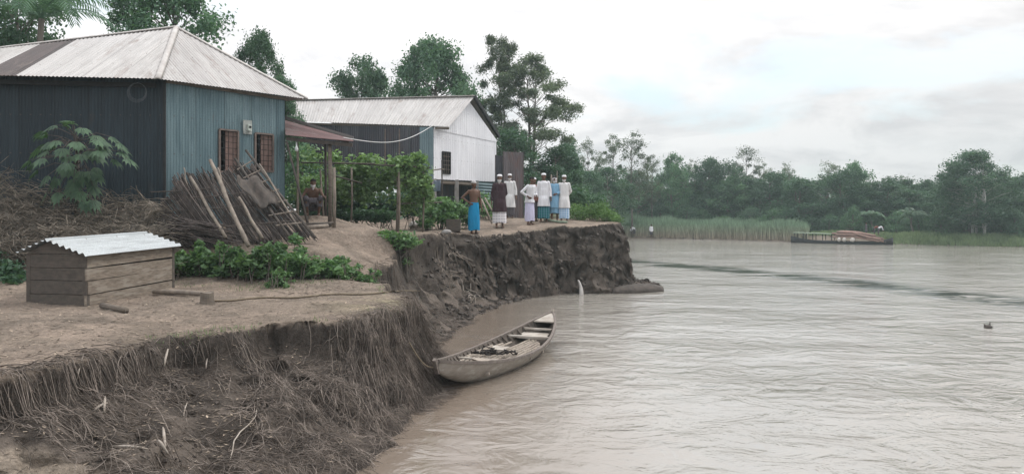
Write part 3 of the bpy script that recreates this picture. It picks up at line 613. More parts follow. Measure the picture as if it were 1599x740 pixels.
# ------------------------------------------------------------------ the near tin house
def house_near():
    zt = P(252, 122, 18).z; gb = 2.45
    C = P(257, 122, 18.15); Rr = P(445, 150, 21.0); Lw = P(-190, 116, 17.9); base = Vector((C.x, C.y, gz(C.x, C.y)))
    h = thing('tin_house', 'blue corrugated tin house with a pale hipped roof and two small windows', 'house', base)
    top_z = C.z + .02
    def wall(a, b, mat, name='wall', holes=(), zt0=None, zt1=None, label=None):
        A0 = Vector((a.x, a.y, gb)); B0 = Vector((b.x, b.y, gb)); A1 = Vector((a.x, a.y, zt0 or top_z)); B1 = Vector((b.x, b.y, zt1 or top_z))
        L = (B0 - A0).length; mb = MB(); corr(mb, lin(A0, B0), lin(A1, B1), L, top_z - gb, holes=holes, rows=4); return part(name, mb, mat, h, True, label)
    # right-hand wall with window openings; fractions measured along the wall
    def uf(px):                                      # pixel column -> fraction along the right wall
        best = min((abs((C.lerp(Rr, t)).x / (C.lerp(Rr, t)).y - (px - CX) / F), t) for t in [k / 800 for k in range(801)]); return best[1]
    def zf(px, py): q = C.lerp(Rr, uf(px)); return CH - (py - HY) / F * q.y
    wins = []
    zt1 = Rr.z
    for (xa, xb, ya, yb) in ((342, 371, 202, 268), (398, 425.5, 208, 267)):
        ua, ub = uf(xa), uf(xb); z1 = zf(xa, ya); z0 = zf(xa, yb); wins.append((ua, ub, z0, z1))
    H = top_z - gb
    holes = [(a, b, (z0 - gb) / H, (z1 - gb) / H) for a, b, z0, z1 in wins]
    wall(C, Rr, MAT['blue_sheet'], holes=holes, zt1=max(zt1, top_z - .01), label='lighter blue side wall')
    wall(Lw, C, MAT['dark_sheet'], label='dark stained front wall in eave shade')
    back = (Rr - C).normalized(); left = (Lw - C).normalized(); BR = Rr; BL = Lw + back * 4.4
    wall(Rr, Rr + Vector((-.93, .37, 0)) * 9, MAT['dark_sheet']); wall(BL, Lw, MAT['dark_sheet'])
    # corner battens
    mb = MB(); mb.beam((C.x + .01, C.y - .02, gb), (C.x + .01, C.y - .02, top_z - .05), .05, .05, Vector((0, 1, 0))); part('corner_post', mb, MAT['dark'], h)
    wd = (Rr - C); wd.z = 0; wl = wd.length; wd.normalize(); nn = Vector((wd.y, -wd.x, 0)); 
    for i, (a, b, z0, z1) in enumerate(wins):
        A = C + wd * (wl * a); B = C + wd * (wl * b); mb = MB(); t = .045
        for q0, q1 in (((A, z0), (A, z1)), ((B, z0), (B, z1)), ((A, z0), (B, z0)), ((A, z1), (B, z1))):
            a0 = Vector((q0[0].x, q0[0].y, q0[1])) + nn * .02; a1 = Vector((q1[0].x, q1[0].y, q1[1])) + nn * .02; mb.beam(a0, a1, t, t, nn)
        w = part('window', mb, MAT['frame_tan'], h, label='window nearer the corner' if i == 0 else 'window beside the lean-to')
        mb = MB()                                    # iron bars
        for k in range(1, 4): p = A.lerp(B, k / 4); mb.tube([(p.x, p.y, z0), (p.x, p.y, z1)], .008, 5)
        for k in range(1, 7): z = z0 + (z1 - z0) * k / 7; mb.tube([(A.x, A.y, z), (B.x, B.y, z)], .007, 5)
        part('window_bars', mb, MAT['dark'], w)
        mb = MB(); m_ = A.lerp(B, .42); a0 = m_ - nn * .06; b0 = B - nn * .03; mb.beam((a0.x, a0.y, (z0 + z1) / 2), (b0.x, b0.y, (z0 + z1) / 2), z1 - z0 - .06, .02, nn.cross(Vector((0, 0, 1))))
        # shutter as a flat board standing upright
        mb = MB(); V = []
        for s_ in (0, .022):
            for (q, z) in ((a0, z0 + .03), (b0, z0 + .03), (b0, z1 - .03), (a0, z1 - .03)): V.append(Vector((q.x, q.y, z)) - nn * s_)
        mb.add(V, [(0, 1, 2, 3), (7, 6, 5, 4), (0, 4, 5, 1), (1, 5, 6, 2), (2, 6, 7, 3), (3, 7, 4, 0)]); part('shutter', mb, MAT['shutter'], w)
    # electric meter board
    u = uf(385); p = C + wd * (wl * u) + nn * .03; zc = zf(385, 199)
    def board(p, zc, w, hh, th, mat, name, par):
        mb = MB(); V = []
        for s_ in (0, th):
            for a, b in ((-w, -hh), (w, -hh), (w, hh), (-w, hh)): V.append(p + wd * a + nn * s_ + Vector((0, 0, zc - p.z + b)))
        mb.add(V, [(3, 2, 1, 0), (4, 5, 6, 7), (0, 1, 5, 4), (1, 2, 6, 5), (2, 3, 7, 6), (3, 0, 4, 7)]); return part(name, mb, mat, par)
    mbd = board(p, zc, .13, .18, .02, MAT['meter_board'], 'meter_board', h); board(p + nn * .025 + wd * .02, zc - .02, .055, .08, .07, MAT['meter'], 'electric_meter', mbd)
    board(p + nn * .096 + wd * .02, zc - .0, .035, .03, .006, MAT['dark'], 'meter_dial', mbd)
    # roof
    E0 = P(246, 123, 17.75); ER = P(481, 155, 21.35); RE = P(275, 43, 20.6); EL = P(-215, 113.5, 17.35); RL = P(-90, 86, 24.1); RL.z = RE.z - .02
    eu = lambda px: (px + 215) / (246 + 215); uR = eu(168)
    topf = poly_u([(0, RL), (uR, RE), (1, E0.lerp(RE, .02))]); botf = lin(EL, E0); L = (E0 - EL).length
    n = (E0 - EL).cross(RE - EL).normalized()
    ua, ub = eu(-38), eu(22)
    for (a, b, mt, lb) in ((0, ua, 'roof', None), (ua, ub, 'rust', 'rusty dark strip of roof sheet'), (ub, 1, 'roof', None)):
        mb = MB(); corr(mb, botf, topf, L, 3.6, nrm=n, u0=a, u1=b, rows=6, amp=.011, period=.09); part('roof_slope', mb, MAT[mt], h, True, lb)
    L = (ER - E0).length; mb = MB(); n2 = (ER - E0).cross(RE - E0).normalized()
    corr(mb, lin(E0, ER), poly_u([(0, E0.lerp(RE, .02)), (.46, RE), (1, ER.lerp(RE, .02))]), L, 3.2, nrm=n2, rows=6, amp=.011, period=.09); part('roof_slope', mb, MAT['roof'], h, True)
    EB = RL + (RL - EL) * .8; EB.z = ER.z; mb = MB(); corr(mb, lin(ER, EB), poly_u([(0, ER.lerp(RE, .02)), (.2, RE), (1, RL)]), (EB - ER).length, 3.2, rows=3, period=.15, step=4); part('roof_slope', mb, MAT['roof'], h, True)
    for a, b, w in ((E0, RE, .09), (RE, RL, .09), (RE, ER, .07)):
        mb = MB(); d = (b - a).normalized(); s_ = d.cross(Vector((0, 0, 1))).normalized(); k = 10
        rings = []
        for i in range(k + 1):
            p = a.lerp(b, i / k) + Vector((0, 0, .03)); rings.append([p + s_ * w + Vector((0, 0, -.05)), p + s_ * w * .5 + Vector((0, 0, .0)), p + Vector((0, 0, .02)), p - s_ * w * .5, p - s_ * w + Vector((0, 0, -.05)), p + Vector((0, 0, -.03))])
        mb.loft(rings); part('ridge_cap', mb, MAT['roof_cap'], h, True)
    # rafters under the eave and soffit pole
    mb = MB(); mb.beam(E0 + Vector((-.2, .35, -.1)), EL + Vector((.2, .3, -.1)), .08, .1); part('eave_beam', mb, MAT['dark'], h)
    mb = MB(); a = C + nn * .02; b = Rr + nn * .02; a.z = top_z - .1; b.z = top_z - .1; mb.beam(a + nn * .05, b + nn * .05, .05, .08); part('eave_beam', mb, MAT['wood_old'], h)
    # plinth of beaten earth
    mb = MB(); pl = [C + nn * .25 + Vector((-.1, -.35, 0)), Rr + nn * .25, Rr + Vector((-9, 3.6, 0)), Lw + Vector((0, 4, 0)), Lw + Vector((0, -.35, 0))]
    mb.loft([[Vector((p.x, p.y, z)) for p in pl] for z in (1.6, gb + .12)]); part('plinth', mb, MAT['clod'], h)
    # coil of wire hung on the dark wall
    fn = Vector((left.y, -left.x, 0)); fn = fn if fn.y < 0 else -fn; c = P(215, 143, 17.9) ; mb = MB()
    c = Vector((c.x, 17.93, c.z))
    for k in range(4):
        r = .19 + k * .012; pts = [c + Vector((math.cos(a) * r, -.03 - .012 * k, math.sin(a) * r * 1.0 - k * .012)) for a in [2 * math.pi * j / 28 for j in range(29)]]; mb.tube(pts, .006, 5)
    mb.tube([c + Vector((0, .05, .2)), c + Vector((0, -.06, .2))], .006, 5)
    single('wire_coil', mb, MAT['grey_wire'], 'loose coil of grey wire hanging high on the dark front wall', 'wire coil')
    return C, Rr, wd, nn, h, uf, zf
MAT['roof_cap'] = M('roof_cap', (.47, .45, .43), (.36, .33, .31), 4, rough=.55)
C_, R_, wd_, nn_, house_, uf_, zf_ = house_near()

# ------------------------------------------------------------------ lean-to
def lean_to():
    A = P(444, 187, 22.2); Cc = P(446, 211, 20.25); B = P(552, 221, 20.2); D = P(549, 217.5, 22.2)
    b0 = on(517, 20.3); t = thing('lean_to', 'open lean-to porch with a red-rusted tin roof on wooden posts', 'lean-to', b0)
    mb = MB(); corr(mb, lin(Cc, A), lin(B, D), (A - Cc).length, (B - Cc).length, rows=3, amp=.014, period=.12); part('roof', mb, MAT['rust_red'], t, True)
    mb = MB(); mb.beam(A + Vector((0, 0, .03)), D + Vector((0, 0, .03)), .14, .02); mb.beam(A + Vector((0, -.02, .07)), D + (D - A) * .03 + Vector((0, -.02, .06)), .05, .07); part('edge_sheet', mb, MAT['coop_roof'], t)
    mb = MB(); mb.beam(Cc + Vector((0, .1, -.09)), B + Vector((-.05, .1, -.09)), .06, .09); part('beam', mb, MAT['bamboo_dark'], t)
    mb = MB(); mb.beam(A + Vector((0, -.1, -.1)), D + Vector((-.05, -.1, -.1)), .06, .09); part('beam', mb, MAT['bamboo_dark'], t)
    for (px, d, r, mt, yt) in ((515, 20.4, .058, 'wood_old', 224), (521.5, 20.15, .045, 'bamboo', 262), (464.5, 20.6, .035, 'bamboo', 222), (508, 22.1, .04, 'bamboo_dark', 222)):
        g = on(px, d); top = P(px, yt, d); mb = MB(); mb.tube([g + Vector((0, 0, -.1)), g.lerp(top, .5) + Vector((.015, 0, 0)), top], [r, r * .95, r * .9], 8); part('post', mb, MAT[mt], t, True)
    # light bulb
    bl = thing('light_bulb', 'unlit pear-shaped light bulb hanging under the lean-to roof', 'light bulb', P(463, 232, 20.0)); mb = MB()
    c = P(463, 230, 20.0); rings = []
    for z, r in ((.09, .012), (.05, .016), (.0, .03), (-.045, .048), (-.09, .045), (-.12, .02)): rings.append([c + Vector((r * math.cos(a), r * math.sin(a), z)) for a in [2 * math.pi * k / 12 for k in range(12)]])
    mb.loft(rings); part('bulb', mb, MAT['bulb'], bl, True); mb = MB(); mb.tube([c + Vector((0, 0, .07)), c + Vector((0, 0, .13))], .02, 8); part('socket', mb, MAT['meter_board'], bl)
    mb = MB(); mb.tube([c + Vector((0, 0, .12)), c + Vector((.02, .1, .32))], .004, 4); part('cord', mb, MAT['dark'], bl)
    # slanting pole and logs
    mb = MB(); a = cast(492, 360) if False else on(483, 19.6); mb.tube([a, P(448, 222, 20.3)], [.035, .028], 7); single('leaning_pole', mb, MAT['bamboo_dark'], 'thin dark pole leaning against the lean-to roof beside the ladder', 'pole', smooth=True)
    mb = MB(); mb.tube([on(505, 21.5), P(500, 265, 21.9)], [.03, .025], 7); single('bamboo_pole', mb, MAT['bamboo'], 'pale short pole slanting behind the squatting man under the lean-to', 'pole', smooth=True)
    a = on(478, 19.2); b = on(512, 19.6); mb = MB(); mb.tube([a + Vector((0, 0, .06)), b + Vector((0, 0, .07))], [.06, .05], 8); single('log', mb, MAT['bamboo'], 'short pale log lying at the foot of the lean-to posts', 'log', smooth=True)
    a = on(470, 19.5); b = on(520, 20.0); mb = MB(); mb.tube([a + Vector((0, 0, .1)), b + Vector((0, 0, .14))], [.04, .035], 8); single('log', mb, MAT['bamboo_dark'], 'thin dark log lying behind the pale log by the lean-to', 'log', smooth=True)
lean_to()

# ------------------------------------------------------------------ the second, stilted house
def house_far():
    Cn = P(677, 199, 33); g = gz(Cn.x, Cn.y); Gf = P(775, 219, 37.2); Lf = P(455, 193, 34.3)
    fl = CH + (333 - 280) / F * 33; h = thing('stilt_house', 'tin house on posts with a white gable wall and grey pitched roof', 'house', Vector((Cn.x, Cn.y, g)))
    tz = Cn.z; ridge = P(741, 151, 35.2); RLf = P(445, 152, 37.6); RLf.z = ridge.z + .15
    a0 = Vector((Cn.x, Cn.y, fl)); b0 = Vector((Gf.x, Gf.y, CH + (333 - 284) / F * 37.2)); mid = a0.lerp(b0, .5)
    apex = a0.lerp(b0, .5); apex.z = ridge.z - .1
    At = Vector((Cn.x, Cn.y, tz)); Bt = Vector((Gf.x, Gf.y, Gf.z)); H = tz - fl
    # window opening in the gable
    def u_of(px, A, B): return min((abs(A.lerp(B, t).x / A.lerp(B, t).y - (px - CX) / F), t) for t in [k / 600 for k in range(601)])[1]
    u0, u1 = u_of(690.5, a0, b0), u_of(702.5, a0, b0); dw = a0.lerp(b0, u0).y; wz1 = CH - (237 - HY) / F * dw; wz0 = CH - (271 - HY) / F * dw
    L = (b0 - a0).length; mb = MB(); seam = lambda u: At.lerp(Bt, u) - Vector((0, 0, .06))
    hh = tz - .06 - fl; corr(mb, lin(a0, b0), seam, L, hh, period=.15, amp=.007, holes=[(u0, u1, (wz0 - fl) / hh, (wz1 - fl) / hh)], rows=3)
    part('gable_wall', mb, MAT['white_sheet'], h, True, 'white gable wall')
    mb = MB(); n = (b0 - a0).cross(Vector((0, 0, 1))).normalized()
    corr(mb, lambda u: At.lerp(Bt, u) - Vector((0, 0, .10)) + n * .02, poly_u([(0, At + n * .02), (.5, apex + n * .02), (1, Bt + n * .02)]), L, 1.5, period=.15, amp=.007, nrm=n, rows=2)
    part('gable_wall', mb, MAT['white_sheet'], h, True, 'upper white gable triangle')
    mb = MB(); A = a0.lerp(b0, u0) + n * .02; B = a0.lerp(b0, u1) + n * .02
    for q0, q1 in (((A, wz0), (A, wz1)), ((B, wz0), (B, wz1)), ((A, wz0), (B, wz0)), ((A, wz1), (B, wz1))): mb.beam((q0[0].x, q0[0].y, q0[1]), (q1[0].x, q1[0].y, q1[1]), .05, .05, n)
    w = part('window', mb, MAT['dark'], h); mb = MB()
    for k in range(1, 4): p = A.lerp(B, k / 4); mb.tube([(p.x, p.y, wz0), (p.x, p.y, wz1)], .012, 5)
    for k in range(1, 5): z = wz0 + (wz1 - wz0) * k / 5; mb.tube([(A.x, A.y, z), (B.x, B.y, z)], .012, 5)
    part('window_bars', mb, MAT['frame_tan'], w)
    # long dark side wall
    l0 = Vector((Lf.x, Lf.y, fl - .3)); us = u_of(655, a0, l0)
    Lt = Vector((Lf.x, Lf.y, Lf.z)); LL = (l0 - a0).length
    for (ua, ub, mt, lb) in ((0, us, 'bg_sheet', 'blue-green corner sheet'), (us, 1, 'grey_sheet', 'dark side wall')):
        mb = MB(); corr(mb, lin(l0, a0), lin(Lt, At), LL, 2.3, u0=1 - ub, u1=1 - ua, rows=2, period=.1); part('side_wall', mb, MAT[mt], h, True, lb)
    nl = (a0 - l0).cross(Vector((0, 0, 1))).normalized()
    for px in (602, 624, 640):
        q = a0.lerp(l0, u_of(px, a0, l0)) + nl * .03; mb = MB(); mb.beam((q.x, q.y, fl), (q.x, q.y, tz - .02), .05, .03, nl); part('batten', mb, MAT['frame_tan'] if px != 640 else MAT['grey_wire'], h)
    # back walls close the volume
    back = Gf - Cn; back.z = 0; BL = Lf + back
    for p, q in ((Gf, BL), (BL, Lf)):
        mb = MB(); corr(mb, lin(Vector((p.x, p.y, fl - .1)), Vector((q.x, q.y, fl - .1))), lin(Vector((p.x, p.y, Gf.z)), Vector((q.x, q.y, Gf.z))), (q - p).length, 2.3, rows=2, period=.2, step=4); part('back_wall', mb, MAT['grey_sheet'], h, True)
    mb = MB(); mb.loft([[Vector((p.x, p.y, fl + z)) for p in (Cn, Gf, BL, Lf)] for z in (-.16, -.04)]); part('floor', mb, MAT['wood_old'], h)
    # roof slopes
    e1 = P(701, 198, 32.9); e2 = P(440, 189, 34.2); r1 = ridge; r2 = RLf; mb = MB()
    corr(mb, lin(e2, e1), lin(r2, r1), (e1 - e2).length, 3, rows=4, period=.12, step=5, amp=.012); part('roof_slope', mb, MAT['roof'], h, True)
    e3 = P(779, 213, 37.8); e4 = BL + Vector((-.3, .4, 0)); e4.z = e3.z; mb = MB(); corr(mb, lin(e3, e4), lin(r1, r2), (e3 - e4).length, 3, rows=3, period=.12, step=4); part('roof_slope', mb, MAT['roof'], h, True)
    mb = MB(); mb.beam(r1 + Vector((0, -.05, -.02)), e3 + Vector((0, -.05, -.02)), .12, .16); part('verge_board', mb, MAT['dark'], h)
    mb = MB(); mb.beam(r1 + Vector((0, 0, .03)), r2 + Vector((0, 0, .03)), .25, .03); part('ridge_cap', mb, MAT['roof_cap'], h)
    mb = MB(); mb.beam(e1 + Vector((0, 0, -.05)), e1 + Vector((-.55, .06, -.05)), .07, .07); mb.beam(e1 + Vector((0, .1, -.07)), e2 + Vector((0, .1, -.07)), .06, .08); part('eave_beam', mb, MAT['wood_old'], h)
    # posts, dark sheeting below, horizontal skirt
    for u in (0.01, .34, .66, .97):
        q = a0.lerp(b0, u); mb = MB(); mb.beam((q.x, q.y, gz(q.x, q.y) - .2), (q.x, q.y, q.z + .02), .17, .17, Vector((0, 1, 0))); part('stilt', mb, MAT['concrete'], h)
    for u in (.3, .6, .95):
        q = a0.lerp(l0, u); mb = MB(); mb.beam((q.x, q.y, gz(q.x, q.y) - .2), (q.x, q.y, fl), .15, .15, Vector((0, 1, 0))); part('stilt', mb, MAT['concrete'], h)
    back_off = -n * .9
    mb = MB(); p = a0 + back_off; q = b0 + back_off; corr(mb, lin(Vector((p.x, p.y, 2.4)), Vector((q.x, q.y, 2.4))), lin(Vector((p.x, p.y, fl)), Vector((q.x, q.y, fl))), L, 2, rows=2, period=.15, amp=.01); part('under_floor_sheet', mb, MAT['grey_sheet'], h, True)
    mb = MB(); p = a0.lerp(b0, .62) + n * .06; q = a0.lerp(b0, 1.0) + n * .06; zlo = 2.7
    corr(mb, lin(Vector((p.x, p.y, zlo)), Vector((p.x, p.y, p.z))), lin(Vector((q.x, q.y, zlo)), Vector((q.x, q.y, p.z - .02))), p.z - zlo, 2, rows=4, period=.14, amp=.02); part('skirt_sheet', mb, MAT['bg_sheet'], h, True, 'grey sheet laid sideways under the gable')
    # corrugated screens beside the gable
    for (xa, xb, yt, d, mt, lb) in ((786, 817, 237, 35.5, 'brown_sheet', 'tall brown corrugated screen standing right of the white gable'), (774, 789, 243, 36.3, 'grey_sheet', 'narrow dark sheet standing between the white gable and the brown screen')):
        a = on(xa, d); b = on(xb, d); za, zb = P(xa, yt, d).z, P(xb, yt + 1, d).z; s = thing('tin_screen', lb, 'tin screen', a, group=None); mb = MB()
        corr(mb, lin(a, b), lin(Vector((a.x, a.y, za)), Vector((b.x, b.y, zb))), (b - a).length, 3, rows=2, period=.11, amp=.014); part('sheet', mb, MAT[mt], s, True)
        for q, z in ((a, za), (b, zb)): mb = MB(); mb.tube([q + Vector((0, .06, -.1)), Vector((q.x, q.y + .06, z + .03))], .035, 6); part('post', mb, MAT['bamboo_dark'], s)
    # wire from the lean-to to the house
    a = P(536, 215, 20.6); b = P(676, 196, 32.9); pts = [a.lerp(b, t / 16) - Vector((0, 0, .38 * math.sin(math.pi * t / 16))) for t in range(17)]; mb = MB(); mb.tube(pts, .014, 5)
    single('overhead_wire', mb, MAT['white_wire'], 'pale wire sagging from the lean-to to the stilt house', 'wire')
house_far()

# ------------------------------------------------------------------ the coop
def coop():
    a = cast(135, 478); b = cast(45, 471); c = cast(272, 449); dl = (b - a); dr = (c - a); 
    u = Vector((dr.x, dr.y, 0)); Lr = min(u.length, 2.75); u.normalize(); v = Vector((-u.y, u.x, 0)); v = v if v.x < 0 else -v; W = 1.18
    v = (Vector((dl.x, dl.y, 0)).normalized() * .6 + v * .4).normalized(); W = min(Vector((dl.x, dl.y, 0)).length, 1.35)
    z0 = a.z - .02; t = thing('animal_coop', 'long low plank coop with a bright corrugated roof on the path', 'coop', Vector((a.x, a.y, z0)))
    He = .84
    def pt(s, w, z): return Vector((a.x, a.y, z0)) + u * s + v * w + Vector((0, 0, z + .05 * s / Lr))
    def slab(name, p0, p1, p2, p3, n, th, mat):
        mb = MB(); mb.add([p0, p1, p2, p3, p0 - n * th, p1 - n * th, p2 - n * th, p3 - n * th], [(0, 1, 2, 3), (7, 6, 5, 4), (0, 4, 5, 1), (1, 5, 6, 2), (2, 6, 7, 3), (3, 7, 4, 0)]); return part(name, mb, mat, t)
    nf = u.cross(Vector((0, 0, 1))).normalized(); 
    cuts = [0.03, .2, .42, .62, .84]
    for k in range(4):
        za, zb = cuts[k], cuts[k + 1] - .016; w = rnd.uniform(-.018, .018)
        jo = nf * rnd.uniform(0, .018); e0, e1 = rnd.uniform(-.03, .02), rnd.uniform(-.02, .04)
        slab('plank', pt(e0, 0, za) + jo, pt(Lr + e1, 0, za + w), pt(Lr + e1, 0, zb + w), pt(e0, 0, zb) + jo, nf, .03, MAT['plank'])
        if k < 3: slab('plank', pt(Lr, W, za), pt(0, W, za), pt(0, W, zb), pt(Lr, W, zb), -nf, .03, MAT['plank'])
    pk = He + .2
    for s, nn in ((0, -u), (Lr, u)):
        for k in range(4):
            za, zb = cuts[k], cuts[k + 1] - .008
            slab('end_board', pt(s, 0, za), pt(s, W, za), pt(s, W, zb), pt(s, 0, zb), nn, .03, MAT['coop_dark'])
        mb = MB(); mb.add([pt(s, 0, He), pt(s, W, He), pt(s, W * .62, pk)] + [q - nn * .03 for q in (pt(s, 0, He), pt(s, W, He), pt(s, W * .62, pk))], [(0, 1, 2), (5, 4, 3), (0, 3, 4, 1), (1, 4, 5, 2), (2, 5, 3, 0)]); part('end_board', mb, MAT['coop_dark'], t)
    for s, w in ((.03, .03), (Lr - .03, .03), (.03, W - .03), (Lr - .03, W - .03)):
        mb = MB(); mb.beam(pt(s, w, -.05), pt(s, w, He - .02), .07, .07, u); part('corner_post', mb, MAT['coop_dark'], t)
    # roof: corrugation runs up the slope, so waves show along the eave ends
    for (wa, wb, za, zb, lb) in ((-.1, W * .62, He - .02, pk + .03, 'front roof sheet'), (W * .62, W + .12, pk + .03, He + .02, 'back roof sheet')):
        mb = MB(); corr(mb, lin(pt(-.1, wa, za), pt(-.1, wb, zb)), lin(pt(Lr + .14, wa, za), pt(Lr + .14, wb, zb)), abs(wb - wa) * 1.05, 3, rows=4, period=.125, amp=.02, step=8)
        part('roof_sheet', mb, MAT['coop_roof'], t, True, lb)
    mb = MB(); mb.box(pt(Lr / 2, W / 2, .02), (.1, .1, .05)); 
    # sticks under and beside it
    g = cast(160, 482); h = cast(197, 489); mb = MB(); mb.tube([g + Vector((0, 0, .05)), h + Vector((0, 0, .04))], [.05, .045], 8); single('log', mb, MAT['wood_old'], 'short thick stick lying at the front foot of the coop', 'log', smooth=True)
    g = cast(240, 460); h = cast(314, 463); mb = MB(); mb.tube([g + Vector((0, 0, .05)), g.lerp(h, .5) + Vector((0, 0, .06)), h + Vector((0, 0, .05))], [.04, .045, .04], 8); single('log', mb, MAT['bamboo'], 'pale straight log between the coop and the little stump', 'log', smooth=True)
    g = cast(323, 474); mb = MB(); rings = []
    for z, r in ((-.03, .12), (.06, .105), (.14, .1), (.175, .098)): rings.append([g + Vector((r * math.cos(x) * (1 + .06 * math.sin(3 * x)), r * math.sin(x), z + (.012 * math.sin(2 * x) if z > .1 else 0))) for x in [2 * math.pi * k / 16 for k in range(16)]])
    mb.loft(rings); single('tree_stump', mb, MAT['wood_old'], 'small cut stump on the bare path right of the coop', 'stump', smooth=False)
coop()

# ------------------------------------------------------------------ thatch panel, props, ladder
def yard():
    q = random.Random(21)
    # leaning panel of reed sticks: four corners; sticks run from top to foot
    TL = P(268, 278, 18.0); TR = P(398, 262, 19.2); BL = P(236, 372, 16.9); BR = P(462, 366, 17.3); BL = P(300, 385, 16.6)
    base = P(350, 380, 16.9); t = thing('reed_panel', 'collapsed panel of dark reed sticks leaning on the blue house', 'reed panel', Vector((base.x, base.y, gz(base.x, base.y))))
    mb = MB(); n = 230
    for i in range(n):
        u = i / (n - 1); a = TL.lerp(TR, u) + Vector((q.gauss(0, .03), q.gauss(0, .03), q.gauss(0, .07))); b = P(325 + 165 * u, 384 - 14 * u, 16.6 + .7 * u) + Vector((q.gauss(0, .06), q.gauss(0, .04), q.gauss(0, .06)))
        if q.random() < .15: a = a.lerp(b, q.uniform(.05, .4))
        m_ = a.lerp(b, .5) + Vector((q.gauss(0, .02), q.gauss(0, .02), -.05)); mb.tube([a, m_, b], [.013, .012, .01], 4)
    part('reed_sticks', mb, MAT['stick'], t)
    mb = MB()
    for i in range(120):                                  # second, slipped layer to the left
        u = i / 119; a = P(232 + 50 * u, 342 - 60 * u + q.uniform(-5, 5), 17.3) ; b = P(285 + 75 * u, 388 + q.uniform(-6, 3), 16.7 + q.uniform(-.1, .1)); mb.tube([a, a.lerp(b, .5) + Vector((0, 0, -.06)), b], [.011, .011, .01], 4)
    part('slipped_layer', mb, MAT['stick'], t)
    mb = MB()
    for i in range(110):                                 # long loose stalks lying sideways to the left
        a = P(q.uniform(150, 260), q.uniform(322, 345), q.uniform(16.9, 17.4)); b = P(q.uniform(270, 380), q.uniform(350, 390), q.uniform(16.3, 16.8)); mb.tube([a, a.lerp(b, .5) + Vector((0, 0, q.uniform(-.1, .05))), b], .01, 4)
    part('loose_stalks', mb, MAT['stick'], t)
    for (a, b) in (((236, 300, 17.2), (330, 294, 17.3)), ((255, 330, 16.95), (432, 318, 17.8)), ((300, 356, 16.7), (455, 345, 17.1)), ((250, 312, 17.05), (400, 300, 18.2))):
        mb = MB(); p, r = P(*a), P(*b); mb.tube([p, p.lerp(r, .5) + Vector((0, -.02, -.02)), r], .014, 5); part('cross_batten', mb, MAT['bamboo_dark'], t)
    # dark sacking over the panel
    mb = MB(); c = P(398, 300, 17.6); rows = 12; cols = 14; V = []; nm = nn_
    for i in range(rows):
        for j in range(cols):
            u, v = j / (cols - 1) - .5, i / (rows - 1) - .5; w = .85 * (1 - .35 * abs(v)) 
            V.append(c + wd_ * (u * w + .12 * math.sin(v * 5)) + Vector((0, 0, -v * .65 + .06 * math.sin(u * 9))) + nm * (.12 + v * .42 + .04 * math.sin(u * 17 + v * 6)))
    Fq = [(i * cols + j, i * cols + j + 1, (i + 1) * cols + j + 1, (i + 1) * cols + j) for i in range(rows - 1) for j in range(cols - 1)]
    mb.add(V, Fq); o = single('old_sacking', mb, MAT['bamboo_dark'], 'crumpled dark sacking draped over the reed panel below the windows', 'sacking', smooth=True)
    sm = o.modifiers.new('thick', 'SOLIDIFY'); sm.thickness = .015
    # bamboo props
    for i, (a, b, r, lb) in enumerate((((297, 276, 17.0), (352, 371, 16.3), .035, 'pale bamboo prop leaning at the left of the reed panel'), ((328, 250, 17.2), (387, 384, 16.0), .045, 'thickest pale bamboo prop, at the middle of the reed panel'),
                                       ((373, 308, 17.0), (409, 372, 16.5), .035, 'bamboo prop leaning right of the thickest one'), ((340, 262, 17.9), (352, 300, 17.6), .02, 'thin stick poking above the panel below the first window'),
                                       ((405, 256, 18.3), (470, 362, 17.3), .022, 'thin pale stick leaning beside the ladder'), ((287, 262, 17.5), (292, 290, 17.4), .015, 'short thin stick standing up at the top left of the panel'))):
        mb = MB(); p, r_ = P(*a), P(*b); k = 8; rr = [r * (1 - .02 * j) * (1.1 if j % 2 else .96) for j in range(k + 1)][::-1]
        mb.tube([p.lerp(r_, j / k) + Vector((.012 * math.sin(j), 0, 0)) for j in range(k + 1)], rr, 8); single('bamboo_prop', mb, MAT['bamboo'], lb, 'bamboo pole', smooth=True)
    # ladder
    la0, la1 = P(384, 235, 19.1), P(492, 371, 17.0); lb0, lb1 = P(378, 262, 19.0), P(462, 366, 17.1)
    lb0 = la0 + Vector((-.18, -.25, -.22)); lb1 = la1 + Vector((-.5, -.12, -.02)); t = thing('ladder', 'dark bamboo ladder leaning on the wall between the two windows', 'ladder', la1)
    for p, q_ in ((la0, la1), (lb0, lb1)): mb = MB(); mb.tube([p, p.lerp(q_, .5) + Vector((0, 0, -.03)), q_], [.03, .032, .035], 8); part('rail', mb, MAT['bamboo_dark'], t, True)
    for k in range(1, 8): a = la0.lerp(la1, k / 8.3); b = lb0.lerp(lb1, k / 8.3); e = (b - a).normalized() * .12; mb = MB(); mb.tube([a - e * .4, b + e], .016, 6); part('rung', mb, MAT['bamboo'], t)
    # heap of cut brush behind the coop
    paths = []; rad = []
